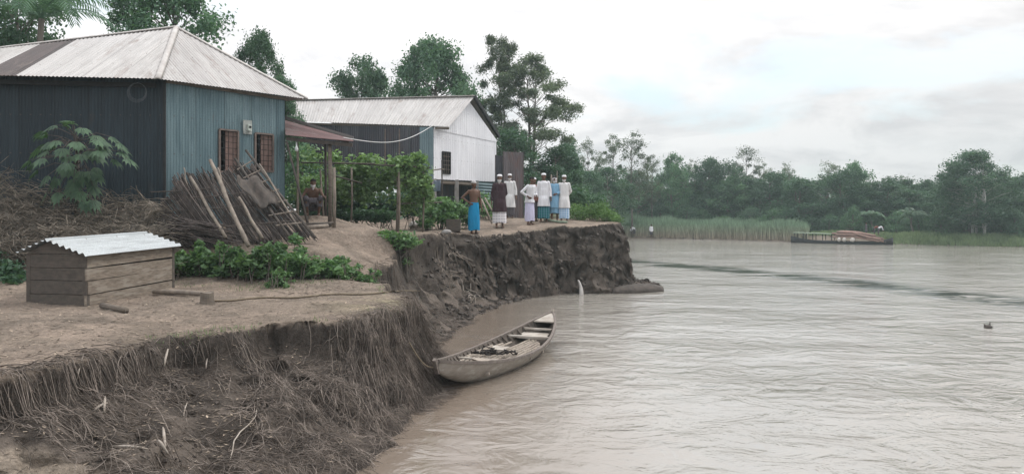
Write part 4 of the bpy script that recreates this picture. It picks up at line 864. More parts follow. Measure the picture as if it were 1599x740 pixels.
    for i in range(3400):
        px = q.uniform(-60, 262); u = (px + 60) / 322; d = q.uniform(14.6, 17.2); d = max(d, 15.3 if 40 < px < 285 else 14.3)
        X = (px - CX) / F * d; g = gz(X, d); fr = (d - 14.6) / 2.6; hmax = (.55 + .75 * fr) * (1.0 if u < .55 else 1 - (u - .55) * 1.2); z = g + hmax * q.random() ** .6
        L = q.uniform(.25, 1.2); a = q.uniform(0, 6.28); el = q.gauss(.05, .35); dv = Vector((math.cos(a) * math.cos(el), math.sin(a) * math.cos(el) * .6, math.sin(el)))
        c = Vector((X, d, z)); m_ = c + Vector((q.gauss(0, .05), q.gauss(0, .05), q.gauss(.03, .06))); paths.append([c - dv * L / 2, c - dv * L / 4 + (m_ - c) * .7, m_, c + dv * L / 4 + (m_ - c) * .5, c + dv * L / 2 + Vector((0, 0, q.uniform(-.15, .03)))]); rad.append(q.choice((.004, .006, .008, .012)))
    V, Fc = fast_tubes(paths, rad, 4); o = link_mesh('brush_heap', np_mesh('brush_heap', V, Fc, MAT['brush'])); tag(o, 'heap of dry cut brush and twigs piled behind the coop', 'brush heap', kind='stuff')
    # inner mass of the heap, so that it is not see-through
    mb = MB()
    for i in range(60):
        px = q.uniform(-70, 250); d = q.uniform(15.9, 17.3); X = (px - CX) / F * d; g = gz(X, d); mb.ball((X, d, g + q.uniform(0, .35)), (q.uniform(.25, .5), .3, q.uniform(.2, .42)), 9, 6, .25, i)
    single('old_leaves', mb, MAT['brush'], 'matted dead leaves under the brush heap', 'dead leaves', kind='stuff')
yard()

# ------------------------------------------------------------------ boat
def boat():
    bow = Vector((.9, 17.35, 0)); st = Vector((-1.17, 12.0, 0)); ax = (bow - st); L = ax.length; ax.normalize(); sd = Vector((ax.y, -ax.x, 0))
    t = thing('wooden_boat', 'pale grey wooden rowing boat with slatted floor moored at the bank', 'boat', (st + bow) / 2)
    B = .60
    def beam(s): return B * max(.02, math.sin(math.pi * min(max(s, 0), 1)) ** .75) + .03
    def sheer(s): return .255 + .30 * (2 * s - 1) ** 2 + (.06 * s ** 3)
    def keel(s): return -.12 + .5 * abs(2 * s - 1) ** 3.2
    def pt(s, w, z): return st + ax * (s * L) + sd * w + Vector((0, 0, z))
    N = 40; m = 8
    def shell(inset, flip):
        rings = []
        for i in range(N + 1):
            s = i / N; ss = .5 + (s - .5) * (1 - inset * .25); b = beam(s) - inset * min(1, beam(s) / .2); b = max(b, .012); zt, zk = sheer(s), keel(s) + inset; ring = []
            for k in range(-m, m + 1):
                a = k / m; w = b * math.copysign(abs(math.sin(a * math.pi / 2)) ** .75, a) ; z = zk + (zt - zk) * (1 - math.cos(a * math.pi / 2)) ** .85; ring.append(pt(ss, w * (.82 + .18 * (z - zk) / max(zt - zk, .01)), z))
            rings.append(ring)
        V = [v for r_ in rings for v in r_]; k = 2 * m + 1; Fq = [(i * k + j, (i + 1) * k + j, (i + 1) * k + j + 1, i * k + j + 1) for i in range(N) for j in range(k - 1)]
        if flip: Fq = [f[::-1] for f in Fq]
        return V, Fq
    V1, F1 = shell(0, False); V2, F2 = shell(.035, True); mb = MB(); mb.add(V1, F1); hull = part('hull', mb, MAT['boat_wood'], t, True)
    mb = MB(); mb.add(V2, F2); part('inner_planking', mb, MAT['boat_in'], t, True)
    for sgn in (-1, 1):
        mb = MB(); rings = []
        for i in range(N + 1):
            s = i / N; b = beam(s) + .012; z = sheer(s); w = .055
            rings.append([pt(s, sgn * b, z + .015), pt(s, sgn * b, z - .035), pt(s, sgn * max(b - w, .0), z - .035), pt(s, sgn * max(b - w, 0), z + .015)])
        mb.loft(rings); part('gunwale', mb, MAT['boat_rim'], t)
    for sgn in (-1, 1):                                 # row of rib heads between the rails
        for i in range(24):
            s = .1 + .8 * i / 23; b = beam(s) - .04; mb = MB(); mb.beam(pt(s, sgn * b, sheer(s) - .02), pt(s, sgn * (b * .84 - .04), max(keel(s) + .22, sheer(s) - .13)), .035, .03, ax); part('rib', mb, MAT['boat_in'], t)
    fz = .205
    for i in range(12):                                  # lengthwise floor slats
        w = (-.5 + 1.0 * i / 11); sa = .11 + .22 * (abs(w) / .55) ** 2; sb = .76 - .16 * (abs(w) / .5) ** 2
        if i in (3, 4): sb = .45
        if i in (8, ): sa = .4
        mb = MB(); k = 6; pts = [pt(sa + (sb - sa) * j / k, w * (.75 + .25 * math.sin(math.pi * (sa + (sb - sa) * j / k))), fz + rnd.uniform(-.008, .008)) for j in range(k + 1)]; mb.tube(pts, .021, 5); part('floor_slat', mb, MAT['slat'], t)
    for s in (.2, .33, .47, .6, .74, .84):
        b = beam(s) - .03; mb = MB(); z = sheer(s) - .06 if s in (.33, .74, .84) else fz - .05; mb.beam(pt(s, -b, z), pt(s, b, z), .07 if z > .2 else .05, .035); part('thwart', mb, MAT['boat_wood'], t)
    for (s0, s1, zo) in ((.0, .115, -.005), (.90, 1., -.005), (.765, .83, -.12)):
        mb = MB(); k = 8; rings = []
        for i in range(k + 1):
            s = s0 + (s1 - s0) * i / k; b = beam(s) - .045 if beam(s) > .08 else .03; z = sheer(s) + zo; rings.append([pt(s, -b, z), pt(s, b, z), pt(s, b, z - .025), pt(s, -b, z - .025)])
        mb.loft(rings); part('deck', mb, MAT['boat_wood'], t, label='stern deck' if s0 == 0 else ('bow deck' if s1 == 1. else 'raised seat board near the bow'))
    mb = MB(); mb.beam(pt(.995, 0, sheer(1) - .2), pt(1.012, 0, sheer(1) + .07), .06, .07, ax); part('stem_post', mb, MAT['boat_wood'], t)
    mb = MB(); mb.beam(pt(.005, 0, sheer(0) - .2), pt(-.015, 0, sheer(0) + .03), .06, .07, ax); part('stem_post', mb, MAT['boat_rim'], t)
    # things lying in it
    mb = MB(); q = random.Random(4)
    for k in range(7):
        p = pt(.42 + q.uniform(-.05, .05), q.uniform(-.35, .3), fz + .06); pts = [p]
        for j in range(9): p = p + ax * q.uniform(-.1, .1) + sd * q.uniform(-.12, .12); p.z = fz + .05 + q.uniform(0, .07); pts.append(p.copy())
        mb.tube(pts, .014, 6)
    single('dark_rope', mb, MAT['black_rope'], 'tangle of black rope lying across the middle of the boat', 'rope', smooth=True)
    mb = MB(); mb.box(pt(.30, .05, fz + .04), (.28, .36, .03), Euler((0, 0, .5)).to_matrix(), .02); single('loose_board', mb, MAT['slat'], 'square loose board on the floor slats near the stern', 'board')
    mb = MB(); mb.box(pt(.50, -.12, fz + .05), (.3, .42, .03), Euler((0, 0, -.2)).to_matrix(), .02); single('loose_board', mb, MAT['boat_wood'], 'pale loose board lying just beyond the black rope', 'board')
    a = pt(.02, 0, .45); e = cast(676, 560); pts = [a.lerp(Vector((-1.55, 11.6, .9)), k / 8) - Vector((0, 0, .16 * math.sin(math.pi * k / 8))) for k in range(9)]; mb = MB(); mb.tube(pts, .012, 5); single('mooring_rope', mb, MAT['rope'], 'thin mooring rope from the stern of the boat to the bank', 'rope')
boat()

# ------------------------------------------------------------------ foliage
def leaf_quads(C, L, W, q, up=.35, droop=0., flat=None):
    n = len(C); d = q.normal(size=(n, 3)); d[:, 2] = d[:, 2] * .6 - droop; d /= np.linalg.norm(d, axis=1, keepdims=True)
    r = q.normal(size=(n, 3)); r[:, 2] += up * 3; s = np.cross(d, r); s /= (np.linalg.norm(s, axis=1, keepdims=True) + 1e-9)
    L = (L * q.uniform(.6, 1.3, n))[:, None]; W = L * W; nrm = np.cross(s, d)
    V = np.stack([C - d * L * .5, C + s * W * .5 + nrm * L * .06, C + d * L * .5 - nrm * L * .08, C - s * W * .5 + nrm * L * .06], 1).reshape(-1, 3)
    return V, np.arange(n * 4).reshape(n, 4)
def blob_pts(q, c, r, n, shell=.55):
    d = q.normal(size=(n, 3)); d /= np.linalg.norm(d, axis=1, keepdims=True); rad = shell + (1 - shell) * q.random(n) ** .7; rad = rad * (1 + .15 * q.normal(size=n))
    return np.array(c) + d * rad[:, None] * np.array(r)
def limb(mb, a, b, r0, r1, q, k=5):
    a, b = Vector(a), Vector(b); L = (b - a).length; pts = [a.lerp(b, i / k) + Vector(q.normal(size=3) * L * .03 * math.sin(math.pi * i / k)) for i in range(k + 1)]; mb.tube(pts, [r0 + (r1 - r0) * i / k for i in range(k + 1)], 7)
def make_tree(H, W, clumps, leaves, leaf, seed, base=.2, shape='round', trunk_r=.16, clump_r=.22, lw=.55, trunks=1, droop=.1, sq=.75):
    """returns crown mesh arrays and trunk MB, foot at the origin"""
    q = np.random.default_rng(seed); cs = []; mbt = MB(); tries = 0
    while len(cs) < clumps and tries < 5000:
        tries += 1; u = q.random(); z = H * (base + (1 - base) * u)
        if shape == 'round': prof = math.sqrt(max(0, 1 - (2 * u - .9) ** 2 / 1.25)) if u < .98 else .15
        elif shape == 'tall': prof = (.35 + .65 * math.sin(math.pi * min(1, u * .92 + .12)))
        elif shape == 'flat': prof = .5 + .5 * u if u < .75 else math.sqrt(max(0, 1 - ((u - .75) / .25) ** 2)) * .97
        else: prof = math.sqrt(max(0, 1 - u * u))
        a = q.uniform(0, 6.283); rr = W / 2 * prof * math.sqrt(q.uniform(.08, 1)) * (1 - clump_r * .5); c = (rr * math.cos(a), rr * math.sin(a), z - H * clump_r * .25)
        cs.append((c, q.uniform(.6, 1.25) * clump_r * W))
    P_ = []
    n_each = leaves // max(1, len(cs))
    for c, r in cs:
        n = int(n_each * (.6 + .8 * q.random())); m = int(n * .75); P_.append(np.array(c) + q.normal(size=(m, 3)) * np.array((r, r, r * sq)) * .52)
        for k in range(5):                               # side sprays break the outline
            a = q.normal(size=3); a /= np.linalg.norm(a); cc = np.array(c) + a * r * np.array((1, 1, sq)) * q.uniform(.7, 1.2); P_.append(cc + q.normal(size=((n - m) // 5, 3)) * r * .22)
    Pn = np.concatenate(P_); Pn = Pn[Pn[:, 2] > .02 * H]
    V, Fc = leaf_quads(Pn, leaf, lw, q, droop=droop)
    for k in range(trunks):
        o = Vector((0, 0, 0)) if trunks == 1 else Vector((q.uniform(-.18, .18) * W, q.uniform(-.1, .1) * W, 0)); top = Vector((o.x * 1.6 + q.normal() * .04 * W, q.normal() * .03 * W, H * .86))
        mid = o.lerp(top, .5) + Vector((q.normal() * .03 * W, q.normal() * .03 * W, 0)); pts = [o + Vector((0, 0, -.3)), o.lerp(mid, .5), mid, mid.lerp(top, .5), top]; r = trunk_r * (1 if trunks == 1 else .8)
        mbt.tube(pts, [r * 1.25, r, r * .8, r * .5, r * .15], 8)
        for c, r2 in (cs if trunks == 1 else cs[k::trunks]):
            zz = max(H * .12, min(c[2] - .12 * H, H * .8)); t = min(max(zz / (H * .86), 0), 1); a = (o.lerp(mid, t * 2) if t < .5 else mid.lerp(top, t * 2 - 1)); limb(mbt, a, c, r * .35 * (1 - t * .5), r * .07, q, 4)
    return V, Fc, mbt
VAR = {}
def variant(key, H, W, leafmat, bark='bark', **kw):
    V, Fc, mbt = make_tree(H, W, **kw); me = np_mesh('crown', V, Fc, MAT[leafmat]); mt = np_mesh('trunk', np.array(mbt.v), mbt.f, MAT[bark], True); VAR[key] = (H, W, me, mt)
def place(key, name, X, Y, H, W, rz, label, cat='tree', group=None, z=None, wy=None):
    h, w, me, mt = VAR[key]; zz = gz(X, Y) if z is None else z; t = thing(name, label, cat, (X, Y, zz), rz, group); t.scale = (W / w, (wy or W) / w, H / h)
    o = link_mesh('crown', me, t); link_mesh('trunk', mt, t); return t
for i in range(4): variant('dense%d' % i, 9, 6.5, ['leaf_far', 'leaf_far', 'leaf_far2', 'leaf_far'][i], clumps=52, leaves=9500, leaf=.27, seed=100 + i, base=.06, shape='round', clump_r=.125)
for i in range(3): variant('airy%d' % i, 11, 4.5, 'leaf_airy', clumps=46, leaves=4200, leaf=.21, seed=200 + i, base=.36, shape=['tall', 'round', 'tall'][i], clump_r=.10, bark='bark', trunk_r=.10, lw=.45)
for i in range(2): variant('bush%d' % i, 4, 5, ['leaf_far', 'leaf_far2'][i], clumps=32, leaves=5000, leaf=.22, seed=300 + i, base=.02, shape='dome', clump_r=.15)
variant('gum', 10.5, 7, 'leaf_far', clumps=150, leaves=30000, leaf=.22, seed=413, base=.2, shape='tall', clump_r=.105, bark='bark_pale', trunk_r=.12, trunks=4, droop=.5)
variant('near_a', 10, 7.5, 'leaf_mid', clumps=110, leaves=36000, leaf=.2, seed=501, base=.25, shape='round', clump_r=.085)
variant('near_b', 9, 6, 'leaf_mid', clumps=64, leaves=21000, leaf=.2, seed=502, base=.3, shape='flat', clump_r=.09)
variant('near_c', 9, 7, 'leaf_mid', clumps=130, leaves=40000, leaf=.2, seed=503, base=.15, shape='round', clump_r=.095, droop=-.4)
variant('tall_a', 14, 6, 'leaf_airy', clumps=110, leaves=36000, leaf=.2, seed=504, base=.18, shape='tall', clump_r=.075, trunk_r=.14, trunks=2, droop=.8, lw=.35)
variant('tall_b', 14, 6, 'leaf_airy', clumps=120, leaves=38000, leaf=.2, seed=507, base=.12, shape='round', clump_r=.08, trunk_r=.14, trunks=2, droop=.8, lw=.35)

def tree_px(key, px, ytop, wpx, d, label, name='tree', cat='tree', group=None, rz=None):
    X = (px - CX) / F * d; g = gz(X, d); H = CH - (ytop - HY) / F * d - g; W = wpx / F * d; place(key, name, X, d, H * 1.02, W, rnd.uniform(0, 6.28) if rz is None else rz, label, cat, group)
# behind the houses
tree_px('near_a', 262, -30, 225, 31, 'leafy tree rising behind the ridge of the blue house', 'leafy_tree')
tree_px('near_a', 405, 58, 100, 33, 'small tree behind the hip of the blue house roof', 'leafy_tree')
tree_px('near_c', 440, 130, 70, 31, 'low dense tree squeezed between the two houses', 'leafy_tree')
tree_px('near_b', 563, 98, 104, 52, 'flat-topped small tree behind the left end of the stilt house roof', 'leafy_tree')
tree_px('near_c', 675, 74, 150, 50, 'dense dark bushy tree behind the stilt house ridge', 'dense_tree')
tree_px('tall_a', 778, 54, 105, 54, 'tallest thin airy tree right behind the white gable', 'tall_tree', rz=.4)
tree_px('tall_b', 826, 90, 160, 53, 'wide airy drooping tree right of the white gable', 'tall_tree', rz=1.2)
tree_px('dense1', 800, 205, 110, 48, 'dark low tree behind the brown tin screen', 'dense_tree')
tree_px('dense0', 876, 232, 95, 50, 'dark low tree right behind the group of men', 'dense_tree')
tree_px('dense3', 745, 185, 80, 60, 'dark tree glimpsed behind the white gable', 'dense_tree')
tree_px('near_a', 15, -75, 215, 27, 'dark tree behind the far left of the blue house roof', 'leafy_tree')

tree_px('bush1', 475, 238, 120, 28, 'dark bush seen through the open lean-to', 'bush', 'bush')
# pinnate palms
def frond(mb, base, az, L, el, n, leafL, droop, lw=.05):
    base = Vector(base); pts = []; p = base.copy(); e = el; st = L / 12
    for k in range(13): pts.append(p.copy()); p = p + Vector((math.cos(az) * math.cos(e), math.sin(az) * math.cos(e), math.sin(e))) * st; e -= droop / 12 * (1 + k * .12)
    mb.tube(pts, [.03 * (1 - k / 15) for k in range(13)], 4)
    for k in range(n):
        t = .12 + .88 * k / n; i = min(int(t * 12), 11); q = pts[i].lerp(pts[i + 1], t * 12 - i); tn = (pts[i + 1] - pts[i]).normalized(); s = tn.cross(Vector((0, 0, 1))).normalized()
        for sg in (-1, 1):
            l = leafL * (math.sin(math.pi * (.15 + .8 * t)) ** .6); d = (s * sg + tn * .55 + Vector((0, 0, -.35 - .2 * rnd.random()))).normalized(); w = tn * lw
            mb.add([q - w * .5, q + d * l * .5 + w * .5 + Vector((0, 0, .03)), q + d * l + Vector((0, 0, -.08 * l)), q + d * l * .5 - w * .5 + Vector((0, 0, .03))], [(0, 1, 2, 3)])
def palm(px, d, ztop_y, label, L=2.4, nf=11, th=.1, cat='palm tree', leafL=.55, mat='leaf_palm', seed=1):
    q = random.Random(seed); X = (px - CX) / F * d; g = gz(X, d); H = CH - (ztop_y - HY) / F * d - g; t = thing('palm_tree', label, cat, (X, d, g)); mb = MB()
    pts = [Vector((X + .1 * math.sin(k), d, g - .2 + (H + .2) * k / 6)) for k in range(7)]; mb.tube(pts, [th * (1.2 - .05 * k) for k in range(7)], 8); part('trunk', mb, MAT['bark'], t, True); mb = MB()
    for k in range(nf): frond(mb, pts[-1], 2 * math.pi * k / nf + q.uniform(-.2, .2), L * q.uniform(.8, 1.1), q.uniform(.5, 1.4), 22, leafL, q.uniform(1.0, 1.7), .07)
    part('crown', mb, MAT[mat], t)
palm(66, 25, 30, 'feathery palm crown at the top left behind the tin roof', 2.4, 13, .1, leafL=.6, mat='leaf_far', seed=2)
palm(1362, 75.5, 340, 'small palm behind the right end of the log boat', 1.7, 9, .1, leafL=.5, seed=3)
palm(1424, 73, 340, 'pale palm on the far bank left of the great gum tree', 1.9, 11, .1, leafL=.6, seed=5)

# far tree line: emergent crowns first, each told apart by its outline
sky_trees = [('dense0', 885, 221, 52, 82, 'round dark crown just right of the airy drooping tree', 'dense_tree'), ('airy0', 917, 219, 34, 88, 'thin pale crown right of the round dark crown', 'airy_tree'),
    ('airy1', 958, 212, 46, 86, 'left half of the pair of pale feathery crowns over the reeds', 'airy_tree'), ('airy2', 988, 208, 52, 87, 'right half of the pair of pale feathery crowns over the reeds', 'airy_tree'),
    ('airy0', 938, 244, 30, 84, 'small pale crown left of the feathery pair', 'airy_tree'), ('airy1', 1018, 243, 30, 90, 'thin pale crown just right of the feathery pair', 'airy_tree'),
    ('dense2', 1052, 243, 50, 92, 'rounded green crown topping the trees right of the feathery pair', 'dense_tree'), ('airy2', 1083, 250, 26, 95, 'small see-through crown in the gap of the tree line', 'airy_tree'),
    ('dense1', 1108, 250, 58, 92, 'dark crown with a ragged top in the middle of the tree line', 'dense_tree'), ('airy0', 1165, 231, 46, 93, 'lone pale crown standing above the middle of the tree line', 'airy_tree'),
    ('dense3', 1140, 256, 66, 90, 'broad dark crown below the lone pale crown', 'dense_tree'), ('airy1', 1192, 256, 26, 95, 'small pale crown right of the lone pale crown', 'airy_tree'),
    ('airy2', 1229, 256, 28, 95, 'small pale pointed crown above the right shoulder of the tree line', 'airy_tree'), ('dense0', 1207, 272, 70, 88, 'broad dark crown under the small pointed crown', 'dense_tree'),
    ('dense1', 1262, 286, 44, 86, 'low dark crown in the dip left of the log boat trees', 'dense_tree'), ('airy0', 1294, 255, 42, 90, 'pale loose crown left of the round crown over the raft', 'airy_tree'),
    ('dense2', 1336, 256, 62, 86, 'round crown standing high over the log boat', 'dense_tree'), ('airy1', 1387, 276, 22, 90, 'first of two wispy little crowns right of the round crown', 'airy_tree'),
    ('airy2', 1413, 275, 26, 90, 'second of two wispy little crowns right of the round crown', 'airy_tree'), ('dense3', 1402, 289, 62, 84, 'dark rounded crown under the two wispy crowns', 'dense_tree'),
    ('dense0', 1450, 284, 62, 82, 'dark crown just left of the great gum tree', 'dense_tree'), ('gum', 1522, 240, 112, 69.5, 'great tree with several white trunks near the right edge', 'gum_tree'),
    ('dense1', 1585, 279, 60, 78, 'dark crown at the right edge beyond the great gum tree', 'dense_tree'), ('airy0', 1592, 278, 24, 84, 'wispy crown at the very right edge', 'airy_tree')]
for k, px, yt, w, d, lb, nm in sky_trees: tree_px(k, px, yt, w * (1.3 if k[:4] == 'airy' else 1.12), d, lb, nm)
q0 = random.Random(77)
def shore_d(px):                                     # distance of the far waterline along a pixel column
    t = (px - CX) / F; best = 90
    for (ax, ay), (bx, by) in zip(WAT[24:], WAT[25:31]):
        den = (bx - ax) - t * (by - ay)
        if abs(den) < 1e-9: continue
        s = (t * ay - ax) / den
        if 0 <= s <= 1: best = ay + s * (by - ay)
    return best
for i in range(34):                                  # the closed dark body of the wood
    px = 850 + 24 * i + q0.uniform(-8, 8); dep = (shore_d(px) if px > 975 else 88) + q0.uniform(7, 14)
    reg = next(t for lim, t in ((975, 'behind the men on the bank'), (1130, 'behind the left half of the reeds'), (1250, 'behind the right half of the reeds'), (1400, 'behind the cargo boat'), (1480, 'left of the white-trunked tree'), (9999, 'about the white-trunked tree')) if px < lim)
    if px < 960: dep = q0.uniform(58, 82)
    tree_px('dense%d' % q0.randrange(4), px, q0.uniform(262, 292) + (12 if px > 1340 else 0), q0.uniform(70, 96), dep, 'dark bushy tree in the unbroken far wood ' + reg, 'dense_tree', group='trees of the far wood ' + reg)
for i in range(20):
    px = 1000 + 33 * i + q0.uniform(-8, 8)
    if 1475 < px < 1560: px += 90
    dep = shore_d(px) + q0.uniform(2.6, 6)
    reg = 'behind the reeds' if px < 1250 else ('behind the cargo boat' if px < 1400 else 'right of the cargo boat'); tree_px('bush%d' % q0.randrange(2), px, q0.uniform(322, 346), q0.uniform(40, 66), dep, 'low rounded bush at the wood edge ' + reg, 'bush', 'bush', 'low bushes ' + reg)
for i in range(26):                                  # trees further back and outside the frame to both sides
    px = 830 + 36 * i; tree_px('dense%d' % q0.randrange(4), px, q0.uniform(272, 292) + (10 if px > 1340 else 0), q0.uniform(80, 110), q0.uniform(100, 112), 'tree glimpsed in gaps at the back of the far wood', 'dense_tree', group='trees at the back of the far wood')

# reeds and bank grass
def blades(name, pts, hmin, hmax, w, mat, label, cat, lean=.25, seed=0):
    q = np.random.default_rng(seed); n = len(pts); B = np.array(pts); h = (q.uniform(hmin, hmax, n) * (1 + .55 * fbm(B[:, 0] * .5, B[:, 1] * .5, 3, 5)))[:, None]; a = q.uniform(0, 6.28, n); l = (q.random(n) * lean)[:, None]
    D = np.stack([np.cos(a), np.sin(a), np.zeros(n)], 1); S = np.stack([-np.sin(a), np.cos(a), np.zeros(n)], 1); S = np.where(np.abs(S[:, :1]) < .5, np.stack([np.ones(n), np.zeros(n), np.zeros(n)], 1), S) * w; up = np.array([0, 0, 1.])
    M1 = B + up * h * .55 + D * h * l * .3; T = B + up * h * (1 - l * .3) + D * h * l
    V = np.stack([B - S * .5, B + S * .5, M1 + S * .5, M1 - S * .5, T + S * .08, T - S * .08], 1).reshape(-1, 3); I = np.arange(n)[:, None] * 6
    Fc = np.concatenate([I + np.array([[0, 1, 2, 3]]), I + np.array([[3, 2, 4, 5]])]); o = link_mesh(name, np_mesh(name, V, Fc, MAT[mat])); return tag(o, label, cat, kind='stuff')
pts = []
for i in range(15000):
    px = q0.uniform(962, 1262); d = shore_d(px) + q0.uniform(.2, 5.5 - 3.5 * (px - 962) / 300); X = (px - CX) / F * d; z = gz(X, d)
    if z > -.1: pts.append((X, d, z))
blades('reeds', pts, .95, 1.7, .055, 'reed', 'tall pale reeds along the far waterline left of the raft', 'reeds', .3, 1)
pts = []
for i in range(9000):
    px = q0.uniform(1375, 1640); d = shore_d(px) + q0.uniform(.0, 3.5); X = (px - CX) / F * d; z = gz(X, d)
    if z > -.1: pts.append((X, d, z))
blades('bank_grass', pts, .2, .6, .05, 'leaf_grass', 'rough green grass along the far bank right of the raft', 'grass', .6, 2)
pts = []
for i in range(4000):
    px = q0.uniform(1235, 1400); d = shore_d(px) + q0.uniform(1.5, 4); X = (px - CX) / F * d; pts.append((X, d, gz(X, d)))
blades('raft_grass', pts, .2, .5, .05, 'leaf_grass', 'short dark grass on the far bank behind the raft', 'grass', .6, 3)

pts = []
for i in range(5200):
    if i % 2: c, tn = along(LIP, 8, 15, q0.random()); inn = Vector((-tn.y, tn.x)); p = c + inn * q0.uniform(-.05, .35) ** 1.0
    else: p = Vector((q0.gauss(-4.9, .9), q0.gauss(15.1, .35)))
    if float(fbm(np.array([p.x * 1.5]), np.array([p.y * 1.5]), 3, 19)[0]) < .02: continue
    z = gz(p.x, p.y)
    if z > 1.15: pts.append((p.x, p.y, z))
blades('short_grass', pts[::3], .02, .06, .007, 'leaf_grass', 'thin short grass along the bank edge and below the weeds', 'grass', .8, 4)

# leafy plants close by
def leafy(name, label, cat, blobs, leaf, mat, seed, lw=.6, stems=True, group=None, droop=.1, kind=None):
    """blobs: (centre, radii, leaf count)"""
    q = np.random.default_rng(seed); Pn = np.concatenate([blob_pts(q, c, r, n, .3) for c, r, n in blobs]); c0 = Vector(blobs[0][0]); base = Vector((c0.x, c0.y, gz(c0.x, c0.y)))
    gzs = np.array([gz(p[0], p[1]) for p in Pn]); Pn[:, 2] = np.maximum(Pn[:, 2], gzs + .02); V, Fc = leaf_quads(Pn, leaf, lw, q, droop=droop)
    t = thing(name, label, cat, base, group=group); me = np_mesh('foliage', V - np.array(base), Fc, MAT[mat]); link_mesh('foliage', me, t)
    if stems:
        mb = MB()
        for c, r, n in blobs:
            for k in range(max(2, min(9, n // 60))):
                e = Pn[q.integers(0, len(Pn))] if False else np.array(c) + q.normal(size=3) * np.array(r) * .45; f = Vector((c[0] + q.normal() * r[0] * .2, c[1] + q.normal() * r[1] * .2, 0)); f.z = gz(f.x, f.y) - .03
                mb.tube([f, f.lerp(Vector(e), .5) + Vector((q.normal() * .02, 0, 0)), Vector(e)], [.012, .009, .005], 5)
        part('stems', mb, MAT['bark'], t)
    return t
def bl(px, py, d, r, n): return (tuple(P(px, py, d)), r, n)
def weeds():
    q = random.Random(9)
    spots = [(292, 412, 15.6, .30, 'leafy weed clump touching the right end of the coop'), (318, 398, 15.9, .34, 'leafy weed clump in front of the left bamboo prop'), (350, 400, 15.6, .36, 'dense dark weed clump below the middle prop'), (386, 408, 15.5, .33, 'weed clump over the dark gap in the middle of the patch'),
             (415, 398, 15.6, .38, 'tall broad-leaved weed in the middle of the patch'), (448, 395, 15.8, .38, 'broad-leaved weed right of the tallest clump'), (478, 400, 15.8, .32, 'weed clump below the foot of the ladder'), (508, 410, 15.9, .27, 'lower weed clump right of the ladder foot'), (540, 420, 16.0, .22, 'small thin weed clump near the bare path'), (575, 430, 16.0, .17, 'smallest weed tuft at the right end of the patch'), (435, 438, 14.9, .16, 'low grassy tuft in front of the weed patch')]
    for i, (px, py, d, r, lb) in enumerate(spots):
        X = (px - CX) / F * d; g = gz(X, d); n = int(1500 * r); blobs = [((X, d, g + r * .6), (r * 1.3, r * .9, r * .8), n)]
        for k in range(9): a = q.uniform(-1.4, 1.4); blobs.append(((X + a * r, d + q.uniform(-.35, .35), g + r * q.uniform(.2, 2.15 - .7 * abs(a))), (r * q.uniform(.25, .5), r * .4, r * .3), n // 7))
        leafy('weed_clump', lb, 'weeds', blobs, .125 if r > .25 else .085, 'leaf_weed', 40 + i, .5, droop=-.1)
    c = cast(622, 386); leafy('weed_clump', 'bright little bush on the earth mound above the bank edge', 'weeds', [((c.x, c.y, c.z + .18), (.5, .3, .24), 520), ((c.x + .25, c.y, c.z + .12), (.35, .25, .18), 260)], .13, 'leaf_weed', 60, .5)
    c = cast(632, 415); leafy('weed_clump', 'sparse sprig clinging to the slope below the mound', 'weeds', [((c.x, c.y, c.z + .1), (.22, .2, .14), 110)], .08, 'leaf_weed', 61, .5)
weeds()
